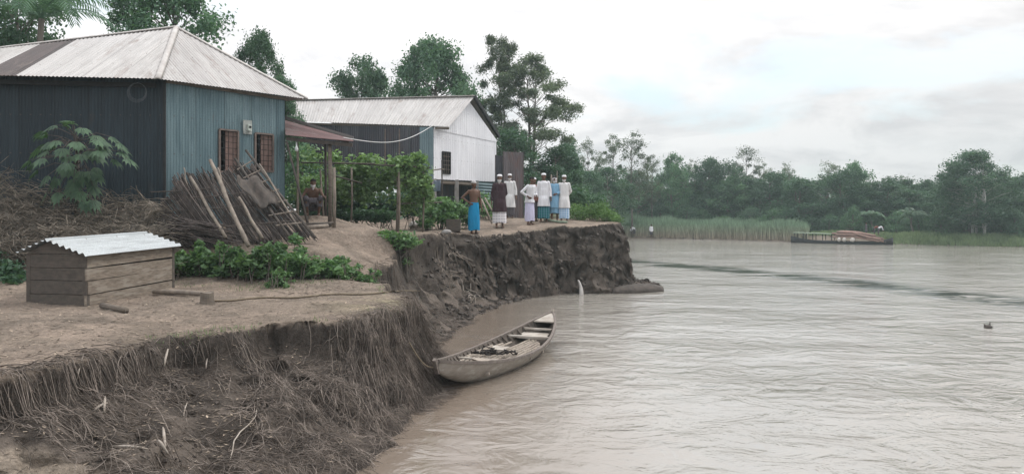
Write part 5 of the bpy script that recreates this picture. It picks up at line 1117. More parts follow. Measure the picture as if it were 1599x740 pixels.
# vine-covered trellis
def trellis():
    t0 = on(600, 24); q = random.Random(8); qq = np.random.default_rng(88)
    t = thing('vine_trellis', 'bamboo trellis buried in climbing green vines between the houses', 'trellis', t0); Pn = []
    def sp(px, py, d, rx, ry, rz, n): Pn.append(blob_pts(qq, tuple(P(px, py, d)), (rx, ry, rz), n, .25))
    for (px, py, d, rx, rz, n) in ((485, 245, 24.5, .45, .4, 700), (520, 258, 24.5, .6, .45, 900), (560, 262, 24.8, .6, .42, 900), (600, 262, 24.4, .6, .4, 1000), (635, 262, 24.4, .55, .42, 1000), (660, 265, 24.4, .35, .35, 700), (655, 250, 24.6, .25, .25, 300), (580, 250, 24.8, .3, .2, 260), (640, 285, 24.3, .55, .5, 900), (600, 292, 24.6, .7, .55, 900), (560, 295, 24.9, .7, .6, 900), (520, 300, 25.4, .7, .7, 900), (480, 290, 25.4, .6, .7, 700), (662, 300, 24.5, .35, .55, 600), (640, 315, 24.8, .5, .45, 500)): sp(px, py, d, rx, .6, rz, n)
    Pn = np.concatenate(Pn); Pn = Pn[(fbm(Pn[:, 0] * 1.7, Pn[:, 2] * 2.3, 3, 3) > -.06) | (qq.random(len(Pn)) < .18)]; V, Fc = leaf_quads(Pn, .15, .7, qq, droop=.2); link_mesh('vine', np_mesh('vine', V - np.array(t0), Fc, MAT['leaf_vine']), t)
    for (px, d, yt, r) in ((622, 23.9, 268, .035), (619, 24.3, 262, .03), (548, 24.2, 262, .03), (660, 24.4, 258, .03)): g = on(px, d); mb = MB(); mb.tube([g, g.lerp(P(px + 1, yt, d), .5) + Vector((.03, 0, 0)), P(px + 1, yt, d)], r, 7); part('post', mb, MAT['bamboo'], t, True)
    for (a, b) in (((470, 254, 23.6), (585, 256, 23.8)), ((505, 270, 23.7), (565, 286, 23.9)), ((620, 318, 24.0), (690, 316, 25)), ((560, 256, 23.8), (672, 262, 24.2))): mb = MB(); mb.tube([P(*a), P(*b)], .024, 6); part('cross_pole', mb, MAT['bamboo_dark'], t, True)
    leafy('shrub', 'dark shrub filling the shade under the trellis', 'shrub', [bl(560, 318, 26.5, (.9, .5, .5), 900), bl(520, 315, 26.5, (.8, .5, .6), 800), bl(600, 320, 26.5, (.8, .5, .5), 800), bl(480, 310, 26.5, (.7, .5, .6), 700), bl(640, 320, 26.5, (.6, .5, .5), 600), bl(540, 336, 25.6, (.8, .4, .22), 700), bl(590, 337, 25.4, (.7, .4, .22), 700), bl(500, 334, 25.4, (.6, .4, .25), 500)], .17, 'leaf_far', 71)
    leafy('shrub', 'leafy green shrub beside the stilt house posts', 'shrub', [bl(690, 322, 26.8, (.5, .45, .35), 700), bl(672, 335, 26.4, (.45, .45, .35), 600), bl(712, 330, 27.2, (.45, .4, .35), 600), bl(700, 342, 26.5, (.4, .3, .25), 450), bl(665, 348, 26, (.3, .3, .2), 300), bl(728, 340, 27.5, (.3, .3, .35), 300)], .14, 'leaf_weed', 72)
    leafy('shrub', 'low green shrub behind the man in the maroon tunic', 'shrub', [bl(752, 318, 32, (.5, .4, .45), 500), bl(765, 330, 31.5, (.4, .4, .3), 350)], .15, 'leaf_weed', 73)
    leafy('bright_bush', 'bright yellow-green bush on the tip of the high bank', 'bush', [bl(905, 335, 31, (.5, .5, .32), 1000), bl(925, 330, 31.2, (.55, .5, .36), 1200), bl(948, 337, 31, (.5, .5, .3), 1000), bl(940, 324, 31.5, (.35, .4, .25), 500), bl(962, 343, 30.6, (.3, .4, .2), 450), bl(900, 325, 32, (.3, .4, .25), 350)], .10, 'leaf_bright', 74, .35, droop=-.5)
    leafy('shrub', 'mid green shrub behind the bearded man in white', 'shrub', [bl(898, 310, 36, (.8, .6, .6), 1000), bl(925, 318, 37, (.8, .6, .5), 900), bl(855, 318, 37, (1., .6, .5), 900), bl(820, 320, 38, (.8, .6, .5), 700)], .16, 'leaf_mid', 75, stems=False)
    c = cast(984, 398); leafy('shrub', 'grassy sprigs growing from the side of the bank tip', 'shrub', [((c.x + .1, c.y, c.z), (.35, .25, .22), 220), ((c.x + .35, c.y, c.z - .25), (.3, .25, .2), 160)], .16, 'leaf_weed', 76, .18, droop=-.3, stems=False)
    for k, px in enumerate((830, 860, 900, 940)): pass
trellis()
# papaya
def papaya():
    base = on(118, 16.9); q = random.Random(5); t = thing('papaya_plant', 'young papaya plant with drooping lobed leaves against the dark wall', 'papaya plant', base); mb = MB()
    top = P(120, 214, 16.8); mb.tube([base, base.lerp(top, .5) + Vector((.04, 0, 0)), top], [.06, .05, .035], 8); part('stem', mb, MAT['bamboo_dark'], t, True); mb = MB(); ms = MB()
    tips = [(68, 205, 17), (85, 196, 16.4), (110, 190, 16.7), (128, 200, 16.1), (150, 212, 16.2), (175, 214, 16.7), (186, 224, 16.6), (160, 228, 16.0), (60, 232, 16.7), (78, 222, 16.2), (98, 232, 16.0), (140, 236, 16.1), (62, 250, 16.4), (100, 258, 16.2), (128, 268, 16.3), (150, 262, 16.6), (85, 275, 16.5), (115, 285, 16.3), (145, 290, 16.5)]
    tips = tips + [(px + q.uniform(-14, 14), py + q.uniform(4, 26), d + q.uniform(-.3, .3)) for (px, py, d) in tips for _ in range(2)]
    for i, (px, py, d) in enumerate(tips):
        a = top.lerp(base, .0 + .35 * (i / len(tips))); e = P(px, py, d); m_ = a.lerp(e, .55) + Vector((0, 0, .12)); ms.tube([a, m_, e], [.012, .009, .006], 5)
        ax = (e - m_).normalized(); ax.z -= .45; ax.normalize(); sd = ax.cross(Vector((0, 0, 1))).normalized(); nr = sd.cross(ax)
        for k in range(7):                               # lobes
            an = (-1.35 + 2.7 * k / 6); d_ = ax * math.cos(an) + sd * math.sin(an); l = .31 * (1 - .35 * abs(an) / 1.35) * q.uniform(.85, 1.1); s = d_.cross(nr) * .2
            dr = Vector((0, 0, -.09)); b = e
            mb.add([b, b + d_ * l * .35 + s * l * .32, b + d_ * l * .6 + s * l * .7 + dr * .4, b + d_ * l * .78 + s * l * .25 + dr * .5, b + d_ * l + dr, b + d_ * l * .78 - s * l * .25 + dr * .5, b + d_ * l * .6 - s * l * .7 + dr * .4, b + d_ * l * .35 - s * l * .32], [(0, 1, 2, 3, 4, 5, 6, 7)])
    part('leaves', mb, MAT['leaf_papaya'], t); part('leaf_stalks', ms, MAT['bamboo_dark'], t)
papaya()
leafy('shrub', 'dim low shrub at the far left below the brush heap', 'shrub', [bl(10, 425, 14.3, (.4, .3, .22), 300), bl(-20, 405, 14.6, (.4, .3, .25), 250), bl(25, 440, 14.1, (.3, .25, .15), 160)], .12, 'leaf_far', 77)

# ------------------------------------------------------------------ people
def solid_mesh(segs, balls, vox, mat, dec=.5, smooth_it=2, extra=None):
    """one continuous skin from tapered limbs and ellipsoids"""
    mb = MB()
    for a, ra, b, rb in segs:
        a, b = Vector(a), Vector(b); mb.tube([a, b], [ra, rb], 12); mb.ball(a, ra * 1.0, 12, 8); mb.ball(b, rb * 1.0, 12, 8)
    for c, r in balls: mb.ball(c, r, 16, 12)
    if extra: extra(mb)
    me = np_mesh('tmp', np.array(mb.v), mb.f, mat, True); o = bpy.data.objects.new('tmp', me); COL.objects.link(o)
    m = o.modifiers.new('r', 'REMESH'); m.mode = 'VOXEL'; m.voxel_size = vox; m.use_smooth_shade = True
    s = o.modifiers.new('s', 'SMOOTH'); s.iterations = smooth_it; s.factor = .5
    if dec < 1: d = o.modifiers.new('d', 'DECIMATE'); d.ratio = dec
    dg = bpy.context.evaluated_depsgraph_get(); ev = o.evaluated_get(dg); out = bpy.data.meshes.new_from_object(ev, depsgraph=dg)
    bpy.data.objects.remove(o); out.polygons.foreach_set('use_smooth', np.ones(len(out.polygons), dtype=bool))
    if not out.materials: out.materials.append(mat)
    return out
def person(label, loc, H, rz, arms=('down', 'down'), top=None, top_len=.5, sleeves=True, skirt=None, skirt_len=.1, cap=None, beard=None, hair='hair_black', lean=0., stance=.1, fat=1., group=None, vox=.011, scarf=None, pose='stand', turn=0.):
    """local frame: feet at the origin, faces -Y, 1.72 m tall"""
    t = thing('person', label, 'person', loc, rz, group); t.scale = (H / 1.72,) * 3
    sh = {1: Vector((.168, 0, 1.395)), -1: Vector((-.168, 0, 1.395))}; hip = Vector((0, 0, .94)); chest = Vector((0, .0, 1.28)); neck = Vector((0, .01, 1.46)); head = Vector((0, -.015, 1.605))
    ft = {}; kn = {}; hp = {}
    for s in (-1, 1):
        ft[s] = Vector((s * stance, .03 * s, .07)); kn[s] = Vector((s * (stance * .95), -.02 + .02 * s, .49)); hp[s] = Vector((s * .09, 0, .92))
    if pose == 'squat':
        hip = Vector((0, .12, .26)); 
        for s in (-1, 1): ft[s] = Vector((s * .15, -.1, .07)); kn[s] = Vector((s * .2, -.28, .5)); hp[s] = Vector((s * .1, .1, .26))
        chest = Vector((0, -.05, .62)); neck = Vector((0, -.13, .8)); head = Vector((0, -.2, .93)); sh = {s: Vector((s * .18, -.08, .75)) for s in (-1, 1)}
    if pose == 'bend':
        chest = Vector((0, -.32, 1.12)); neck = Vector((0, -.5, 1.12)); head = Vector((0, -.62, 1.1)); sh = {s: Vector((s * .18, -.42, 1.15)) for s in (-1, 1)}
    if pose == 'stand' and lean:
        def sk(v): return Vector((v.x, v.y - (v.z - .9) * lean, v.z))
        chest, neck, head = sk(chest), sk(neck), sk(head); sh = {s: sk(sh[s]) for s in sh}; head.y -= lean * .1
    A = {'down': (Vector((.07, .02, -.29)), Vector((.09, -.05, -.55))), 'hip': (Vector((.2, .12, -.22)), Vector((.02, -.04, -.38))), 'back': (Vector((.06, .1, -.28)), Vector((-.1, .17, -.45))), 'front': (Vector((.07, .0, -.28)), Vector((-.08, -.2, -.36))), 'fore': (Vector((.05, -.18, -.2)), Vector((-.02, -.42, -.22))), 'reach': (Vector((.04, -.1, -.27)), Vector((.02, -.2, -.52))), 'knee': (Vector((.1, -.16, -.2)), Vector((.14, -.36, -.22)))}
    segs = []; balls = []; arm = {}
    for s, nm in zip((-1, 1), arms):
        e, h = A[nm]; arm[s] = (sh[s], sh[s] + Vector((e.x * s, e.y, e.z)), sh[s] + Vector((h.x * s, h.y, h.z)))
        a, b, c = arm[s]; segs += [(a, .052, b, .040), (b, .039, c, .026)]
        # hand: palm, four fingers of unequal length, thumb
        d = (c - b).normalized(); sd = d.cross(Vector((s, 0, .1))).normalized(); pn = d.cross(sd).normalized(); pc = c + d * .045; segs.append((c, .024, c + d * .075, .028))
        for k, (o_, l) in enumerate(((-.033, .058), (-.011, .072), (.012, .078), (.034, .068))):
            f0 = c + d * .07 + sd * o_; f1 = f0 + d * l * .55 + pn * .008 + sd * o_ * .12; f2 = f1 + d * l * .4 + pn * .022; segs += [(f0, .0095, f1, .009), (f1, .009, f2, .0075)]
        th = c + d * .03 + sd * .03 * 1; segs += [(th, .011, th + d * .03 + sd * .035, .010), (th + d * .03 + sd * .035, .010, th + d * .06 + sd * .04, .0085)]
    for s in (-1, 1):
        segs += [(hp[s], .082, kn[s], .055), (kn[s], .052, ft[s], .034), (ft[s] + Vector((0, .03, -.03)), .036, ft[s] + Vector((.02 * s, -.13, -.04)), .026)]
        for k in range(5): segs.append((ft[s] + Vector((-.02 * s + (.012 + .0) * s * k * .9, -.13, -.045)), .013, ft[s] + Vector((-.025 * s + .015 * s * k, -.175 + .008 * k, -.05)), .010))
    up = (neck - hip).normalized(); fwd = Vector((1, 0, 0)).cross(up)
    def ring_sol(mb):
        # torso as a lofted oval column
        ks = [(0, .155, .10), (.12, .15, .105), (.3, .135 * fat, .095 * fat), (.5, .15, .10), (.7, .175, .108), (.86, .185, .10), (.95, .14, .075), (1.02, .06, .055)]
        mid = chest; rings = []
        for u, rx, ry in ks:
            p = hip.lerp(mid, u / .66) if u < .66 else mid.lerp(neck, (u - .66) / .34); rings.append([p + Vector((rx * math.cos(a), 0, 0)) + fwd * (ry * math.sin(a)) for a in [2 * math.pi * k / 20 for k in range(20)]])
        mb.loft(rings)
    segs += [(neck - up * .04, .055, head - Vector((0, 0, .05)), .050)]
    hf = -1  # face towards -Y
    def hd(x, y, z): v = Vector((x, y, z)); v = Matrix.Rotation(turn, 3, 'Z') @ v; return head + v
    balls += [(hd(0, .012, .025), (.076, .094, .093)), (hd(0, -.022, -.03), (.056, .066, .075)), (hd(0, -.05, -.082), (.03, .028, .024)), (hd(-.077, .01, -.01), (.012, .02, .03)), (hd(.077, .01, -.01), (.012, .02, .03)), (hd(0, -.098, -.022), (.014, .02, .016)), (hd(0, -.074, .036), (.05, .02, .012)), (hd(0, -.082, -.062), (.024, .012, .009))]
    segs += [(hd(0, -.078, .015), .011, hd(0, -.1, -.018), .013)]
    link_mesh('body', solid_mesh(segs, balls, vox, MAT['skin'], .45, 2, ring_sol), t)
    body = t.children[-1]
    if vox < .02:
        for s in (-1, 1): mb = MB(); mb.ball(hd(.03 * s, -.078, .012), (.013, .009, .007), 8, 6); k = np_mesh('eye', np.array(mb.v), mb.f, MAT['eye'], True); link_mesh('eye', k, t)
    def hair_mesh(name, mat, lo, grow):
        mb = MB(); rings = []
        for i in range(9):
            ph = math.pi / 2 * i / 8; z = lo + (.122 + grow - lo) * math.sin(ph); sc_ = math.cos(ph) ** .6 if i < 8 else .05
            rings.append([hd((.082 + grow) * sc_ * math.cos(a), .014 + (.098 + grow) * sc_ * math.sin(a) * (.93 if math.sin(a) < 0 else 1), z) for a in [2 * math.pi * k / 20 for k in range(20)]])
        mb.loft(rings); link_mesh(name, np_mesh(name, np.array(mb.v), mb.f, MAT[mat], True), t)
    if cap: hair_mesh('cap', cap, .058, .008); 
    elif hair: hair_mesh('hair', hair, .045, .004)
    if beard:
        def b_(mb): mb.ball(hd(0, -.07, -.1), (.048, .035, .06), 12, 8); mb.ball(hd(0, -.07, -.15), (.032, .025, .05), 12, 8); mb.ball(hd(.05, -.03, -.07), (.02, .04, .04), 10, 7); mb.ball(hd(-.05, -.03, -.07), (.02, .04, .04), 10, 7)
        link_mesh('beard', solid_mesh([], [], .012, MAT[beard], .6, 1, b_), t)
    # clothes
    if top:
        ks = [(.80, .185, .115), (.90, .16, .10), (.97, .1, .075)] ; zb = top_len
        def tun(mb):
            rings = []; 
            pts_ = [(0, 1.0)]
            N_ = 12
            for i in range(N_ + 1):
                u = i / N_; p = hip.lerp(chest, u / .66) if u < .66 else chest.lerp(neck, (u - .66) / .34)
                rx = .18 * fat if u < .3 else (.17 * fat + (.19 - .17 * fat) * min(1, (u - .3) / .4)); ry = .135 * fat if u < .5 else .13
                if u > .85: f = (1 - u) / .15; rx = .075 + (rx - .075) * math.sqrt(max(f, 0)); ry = .07 + (ry - .07) * math.sqrt(max(f, 0))
                rings.append([p + Vector((rx * math.cos(a), 0, 0)) + fwd * (ry * math.sin(a)) for a in [2 * math.pi * k / 28 for k in range(28)]])
            if pose == 'stand':
                low = []
                for i in range(8):
                    z = zb + (.92 - zb) * i / 8; u = (.94 - z) / .5; rx = (.182 * fat + .05 * u); ry = .135 * fat + .045 * min(1, u * 4) + .035 * u
                    low.append([Vector((hip.x + rx * (1 + .05 * u * math.sin(a * 7 + s0)) * math.cos(a), ry * (1 + .06 * u * math.sin(a * 5)) * math.sin(a), z)) for a in [-2 * math.pi * k / 28 for k in range(28)]])
                rr = [[Vector(v) for v in r_] for r_ in rings]
                # same winding for both parts
                up_ = [[p for p in r_] for r_ in rings]
                lowf = [[l[(-k) % 28] for k in range(28)] for l in low]
                sgn = 1 if (up_[0][7].y) * (lowf[0][7].y) > 0 else -1
                if sgn < 0: lowf = [[l[k] for k in range(28)] for l in low]
                mb.loft(lowf + up_)
            else: mb.loft(rings)
            if sleeves:
                for s in (-1, 1):
                    a, b, c = arm[s]; e = b.lerp(c, .82 if sleeves is True else .1); f = (c - b).normalized()
                    mb.tube([a + Vector((-.05 * s, 0, .01)), a, a.lerp(b, .5), b], [.06, .062, .056, .052], 14); mb.ball(b, .052, 12, 8); mb.ball(a, .062, 12, 8)
                    if sleeves is True: mb.tube([b, b.lerp(e, .5), e], [.05, .046, .05], 14)
        s0 = rnd.uniform(0, 6); link_mesh('tunic' if top_len < .8 else 'shirt', solid_mesh([], [], vox * 1.05, MAT[top], .5, 2, tun), t)
    if skirt and pose == 'stand':
        mb = MB(); rings = []; s1 = rnd.uniform(0, 6)
        for i in range(16):
            u = i / 15; z = 1.0 - (1.0 - skirt_len) * u; rx = .16 * fat + .03 * math.sin(u * 2.2) + .01 * u; ry = .112 * fat + .03 * math.sin(u * 2.5) + .01 * u; cy0 = -lean * (z - .9) if z > .9 else 0
            rings.append([Vector((rx * (1 + .055 * (.3 + u) * math.sin(a * 6 + s1 + u)) * math.cos(a), cy0 + ry * (1 + .10 * (.3 + u) * math.sin(a * 4 + s1 + u * 2)) * math.sin(a), z + .015 * math.sin(a * 3) * u)) for a in [2 * math.pi * k / 40 for k in range(40)]])
        rings.insert(0, [v * 1 + Vector((0, 0, .02)) for v in rings[0]])
        mb.loft(rings, cap=False); inner = [[Vector((v.x * .95, v.y * .93, v.z)) for v in r_] for r_ in rings]; mb.loft([rings[-1], inner[-1], inner[-4]], cap=False); mb.loft([rings[0], [Vector((v.x * .9, v.y * .85, v.z)) for v in rings[0]]], cap=False)
        link_mesh('waist_cloth', np_mesh('waist_cloth', np.array(mb.v), mb.f, MAT[skirt], True), t)
    if skirt and pose != 'stand':
        def sk2(mb):
            for s in (-1, 1): mb.tube([hp[s], kn[s], kn[s].lerp(ft[s], .5)], [.11, .085, .08], 14); mb.ball(kn[s], .085, 12, 8)
            mb.ball(hip, (.17, .16, .13), 16, 12)
            if pose == 'squat': mb.tube([Vector((-.12, -.2, .42)), Vector((.12, -.2, .42))], .1, 12)
        link_mesh('waist_cloth', solid_mesh([], [], vox, MAT[skirt], .5, 2, sk2), t)
    if scarf:
        def sf(mb):
            mb.ball(hd(0, .02, .03), (.092, .108, .1), 16, 12); mb.ball(hd(0, .05, -.06), (.085, .07, .09), 14, 10)
        link_mesh('head_scarf', solid_mesh([], [], .012, MAT[scarf], .6, 2, sf), t)
    return t
def stand_at(px, fy, ty, dmin=None):
    c = cast(px, fy); 
    if dmin and c.y < dmin: c = on(px, dmin)
    if c.y > 34: c = on(px, 30)
    H = (fy - ty) / F * c.y; 
    zt = CH - (ty - HY) / F * c.y; return c, max(1.45, min(1.95, zt - c.z))
def people():
    c, H = stand_at(740, 365, 283); person('bare-chested white-haired man in a bright blue waist cloth, hand on hip', c, H, .5, ('hip', 'down'), skirt='blue_cloth', skirt_len=.12, hair='hair_white', stance=.09, turn=.3)
    c, H = stand_at(780, 356, 273); person('man in a long dark maroon tunic and white cap with short beard', c, H, .1, ('down', 'back'), top='brown_cloth', top_len=.52, skirt='pattern_white', skirt_len=.17, cap='cap', beard='hair_white', fat=1.12, turn=-.2)
    c, H = stand_at(796, 341, 272); person('man in a knee-long white tunic and cap standing behind the maroon tunic', c, H, -.15, ('down', 'down'), top='off_white', top_len=.42, skirt='grey_cloth', skirt_len=.12, cap='cap', beard='hair_white')
    c, H = stand_at(827, 351, 277); person('bareheaded man in white shirt and pale lilac waist cloth, leaning, hand on hip', c, H, .75, ('hip', 'front'), top='white_cloth', top_len=.80, skirt='lilac', skirt_len=.14, hair='hair_black', lean=.16, turn=.5)
    c, H = stand_at(834, 346, 278, 29.2); person('man mostly hidden behind the bareheaded one, only cap and dark clothes showing', c, H, .3, ('down', 'down'), top='red_cloth', top_len=.8, skirt='grey_cloth', skirt_len=.14, cap='cap')
    c, H = stand_at(849, 347, 271); person('tall man in white tunic and cap with a blue-green checked waist cloth', c, H, -.1, ('down', 'down'), top='white_cloth', top_len=.56, skirt='plaid_green', skirt_len=.14, cap='cap', fat=1.05, turn=.1)
    c, H = stand_at(866, 337, 276, 30.5); person('man in a light blue tunic with a white headcloth standing at the back', c, H, -.2, ('down', 'front'), top='sky_cloth', top_len=.5, skirt='sky_cloth', skirt_len=.3, scarf='cap', beard='hair_white')
    c, H = stand_at(881, 346, 274); person('long-bearded man in white tunic, pale blue checked waist cloth, rightmost of the group', c, H, -.25, ('back', 'back'), top='off_white', top_len=.5, skirt='plaid_blue', skirt_len=.12, cap='cap', beard='hair_white', turn=.1)
    # squatting man in the shade
    c = on(489, 21.2); person('thin bare-chested man squatting in the shade under the lean-to', c, 1.66, .25, ('knee', 'knee'), skirt='grey_cloth', hair='hair_black', beard='hair_white', pose='squat')
    # far bank
    c = on(1017, shore_d(1017) + .1); person('tiny figure in a white shirt standing against the reeds', c, 1.55, .4, ('down', 'down'), top='white_cloth', top_len=.8, skirt='grey_cloth', skirt_len=.45, vox=.03)
    c = on(986.5, shore_d(986)+.2); person('tiny figure in white stooping at the waterline, left of a pair', c, 1.4, 1.6, ('reach', 'reach'), top='white_cloth', top_len=.8, skirt='grey_cloth', pose='bend', vox=.03)
    c = on(991, shore_d(991)+.3); person('tiny figure in white stooping at the waterline, right of a pair', c, 1.4, -1.2, ('reach', 'reach'), top='white_cloth', top_len=.8, skirt='grey_cloth', pose='bend', vox=.03)
    c = on(970, 87.5); c.z = max(c.z, .05); person('tiny figure in white just beyond the tip of the high bank', c, 1.6, 0, ('down', 'down'), top='white_cloth', top_len=.6, skirt='grey_cloth', skirt_len=.3, vox=.03)
people()

# ------------------------------------------------------------------ log boat on the far bank
def raft():
    q = random.Random(6); A = P(1236, 0, shore_d(1236) - 1.3); B = P(1394, 0, shore_d(1394) - 1.3); A.z = B.z = 0; L = (B - A).length; ax = (B - A).normalized(); sd = Vector((-ax.y, ax.x, 0))
    def Q(s, w, z): return A + ax * (L * s) + sd * w + Vector((0, 0, z))
    t = thing('cargo_boat', 'long low dark country boat at the far bank, loaded with reddish logs', 'boat', Q(.5, 0, 0)); mb = MB(); rings = []
    for i in range(25):
        s_ = i / 24; bw = .9 * math.sin(math.pi * (.04 + .92 * s_)) ** .6; zt = .24 + .4 * (2 * s_ - 1) ** 4; rings.append([Q(s_, -bw, zt), Q(s_, -bw * .8, -.1), Q(s_, bw * .8, -.1), Q(s_, bw, zt)])
    mb.loft(rings); part('hull', mb, MAT['dark'], t, True)
    mb = MB(); mb.beam(Q(.03, 0, .98), Q(.44, 0, .9), 1.1, .06); part('deck_roof', mb, MAT['pipe'], t)
    for s_ in (.05, .14, .24, .34, .43):
        for w in (-.5, .5): mb = MB(); mb.beam(Q(s_, w, .3), Q(s_, w, .93), .06, .06, ax); part('post', mb, MAT['dark'], t)
    LOG = M('red_log', (.27, .17, .14), (.18, .12, .1), 4, island=.3)
    for i in range(30):
        lay = i // 10; w = -.85 + (i % 10) * .19; z = .52 + lay * .2; s0 = .42 + q.uniform(-.02, .06) + lay * .03; s1 = .97 - lay * .06 - q.uniform(0, .1); dr = q.uniform(.1, .32)
        mb = MB(); mb.tube([Q(s0, w + q.uniform(-.1, .1), z + .12 + q.uniform(0, .12)), Q((s0 + s1) / 2, w, z + .16), Q(s1, w + q.uniform(-.15, .15), z - dr)], [.085, .1, .08], 7); single('log', mb, LOG, 'long reddish log in the stack on the cargo boat', 'log', group='reddish logs stacked on the cargo boat', smooth=True)
    for s_, w, lb in ((.52, .22, 'pale sack at the near side of the cargo boat, leftmost'), (.57, .24, 'pale upright sack next to the leftmost sack on the cargo boat'), (.65, .4, 'wider brownish sack under the log stack')):
        mb = MB(); c = Q(s_, -1.0, .42); mb.ball(c, (w / 2 + .06, .14, .2), 10, 8, .12, int(s_ * 100)); single('sack', mb, MAT['sack'], lb, 'sack', smooth=True)
    for s_, lb, tp, ps in ((.745, 'tiny figure standing on the right part of the log stack', 'grey_cloth', 'stand'), (.82, 'tiny figure in red bending at the right end of the log stack', 'red_cloth', 'bend'), (.86, 'tiny figure in white at the right end of the log stack', 'white_cloth', 'bend')):
        c = Q(s_, .3, .85); person(lb, c, 1.15, 1.2, ('down', 'down') if ps == 'stand' else ('reach', 'reach'), top=tp, top_len=.8, skirt='grey_cloth', skirt_len=.3, pose=ps, vox=.03)
raft()

# ------------------------------------------------------------------ small things
def small():
    q = random.Random(15)
    # white sack by the mound
    c = cast(652, 357); mb = MB(); mb.ball((c.x, c.y, c.z + .12), (.32, .22, .17), 18, 12, .07, 3); single('white_sack', mb, MAT['sack'], 'crumpled white sack lying on the ground at the trellis foot', 'sack', smooth=True)
    # dark crate
    c = cast(708, 361); mb = MB(); w = .22
    t = thing('wooden_crate', 'dark open crate standing left of the man in the blue waist cloth', 'crate', c)
    for nm, cc, s in (('side_panel', (0, -w, .2), (2 * w, .03, .4)), ('side_panel', (0, w, .2), (2 * w, .03, .4)), ('side_panel', (-w, 0, .2), (.03, 2 * w - .04, .4)), ('side_panel', (w, 0, .2), (.03, 2 * w - .04, .4)), ('bottom_panel', (0, 0, .03), (2 * w - .05, 2 * w - .05, .03))): mb = MB(); mb.box(c + Vector(cc), s, None, .004); part(nm, mb, MAT['coop_dark'], t)
    c = cast(697, 365); mb = MB(); mb.ball((c.x, c.y, c.z + .05), (.17, .12, .09), 12, 8, .12, 8); single('stone', mb, MAT['concrete'], 'rounded grey stone in front of the dark crate', 'stone', smooth=True)
    # green pipe lying on the bank edge
    pts = [cast(850, 345) + Vector((0, 0, .05)), cast(862, 346.5) + Vector((0, 0, .05)), cast(874, 348.5) + Vector((0, 0, .05)), cast(886, 349) + Vector((0, 0, .05))]
    pts = [p if p.y < 33 else on(850 + 12 * i, 28.9) + Vector((0, 0, .05)) for i, p in enumerate(pts)]; mb = MB(); mb.tube(pts, .045, 8); single('bamboo_pole', mb, MAT['pipe'], 'greenish bamboo pole lying at the bank edge by the men', 'pole', smooth=True)
    # sticks behind the blue-cloth man
    for (a, b, lb) in (((752, 311, 29.5), (768, 336, 28.6), 'pale slanting pole between the blue and maroon men, longer one'), ((757, 309, 30.2), (774, 326, 29.6), 'shorter slanting pole above the longer one by the maroon man')):
        p, r = P(*a), P(*b); r.z = max(gz(r.x, r.y), r.z - .3); mb = MB(); mb.tube([p, r], .035, 7); single('bamboo_pole', mb, MAT['bamboo'], lb, 'pole', smooth=True)
    # stand pipe near the gable
    t0 = on(691, 27.2); t = thing('clothes_pole', 'thin upright pole with a short cross arm in front of the white gable', 'pole', t0); mb = MB(); mb.tube([t0, P(690, 250, 27.2)], [.03, .022], 7); part('upright', mb, MAT['bamboo_dark'], t)
    mb = MB(); mb.tube([P(668, 267, 27.1), P(690, 264, 27.2), P(693, 265, 27.2)], .022, 6); part('cross_arm', mb, MAT['bamboo'], t)
    mb = MB(); V = []; 
    for i in range(9):
        for j in range(6): V.append(P(677 + 11 * j / 5, 282 + 17 * i / 8, 27.4) + Vector((0, .07 * math.sin(j * 1.7 + i * .4), 0)))
    mb.add(V, [(i * 6 + j, i * 6 + j + 1, (i + 1) * 6 + j + 1, (i + 1) * 6 + j) for i in range(8) for j in range(5)]); o = single('hanging_rag', mb, MAT['blue_rag'], 'faded blue-grey rag hanging beside the thin upright pole', 'rag', smooth=True); o.modifiers.new('s', 'SOLIDIFY').thickness = .01
    for px, yt, lb in ((861, 273, 'thick bare pole standing among the men beside the tall one'), (870, 267, 'thin bare pole standing behind the man in light blue')):
        g = on(px, 31.2); mb = MB(); mb.tube([g, P(px, yt, 31.2)], .03 if px == 861 else .014, 6); single('bamboo_pole', mb, MAT['bamboo'], lb, 'pole', smooth=True)
    # clothes line arm between them
    # pale plastic strip hanging into the water
    mb = MB(); c = P(907, 460, 26.9); rings = []
    for k in range(10):
        u = k / 9; w = .08 - .05 * u ** 1.4; p = P(908 - 5 * u ** 2.6, 462 - 25 * u, 26.85 + .25 * u)
        rings.append([p + Vector((w * math.cos(a), .05 * math.sin(a), 0)) for a in [2 * math.pi * j / 10 for j in range(10)]])
    mb.loft(rings); single('plastic_bag', mb, MAT['plastic'], 'narrow pale plastic bag caught upright at the foot of the bank', 'plastic bag', smooth=True)
    # floating debris
    c = Vector(P(1543, 512, 2.85 * F / (512 - 333))); mb = MB(); mb.ball((c.x, c.y, .02), (.1, .09, .06), 10, 7, .2, 2); mb.tube([(c.x + .02, c.y, 0), (c.x + .05, c.y, .15)], [.03, .012], 6); mb.tube([(c.x - .04, c.y, 0), (c.x - .1, c.y, .1)], [.025, .012], 6); single('floating_root', mb, MAT['bamboo_dark'], 'small dark root knot floating alone on the river', 'driftwood', smooth=True)
    # slab of clay at the tip waterline
    mb = MB(); rings = []
    for k in range(15):
        u = k / 14; x = 3.6 + 1.95 * u; y = 27.55 + .75 * u; r = .30 * math.sin(math.pi * (.06 + .88 * u)) ** .4
        rings.append([Vector((x, y + r * 1.6 * math.cos(a), .02 + r * (.85 + .12 * q.random()) * math.sin(a))) for a in [2 * math.pi * j / 14 for j in range(14)]])
    mb.loft(rings); single('clay_slab', mb, MAT['clod'], 'smooth slab of fallen clay lying at the waterline of the bank tip', 'clay slab', smooth=True)
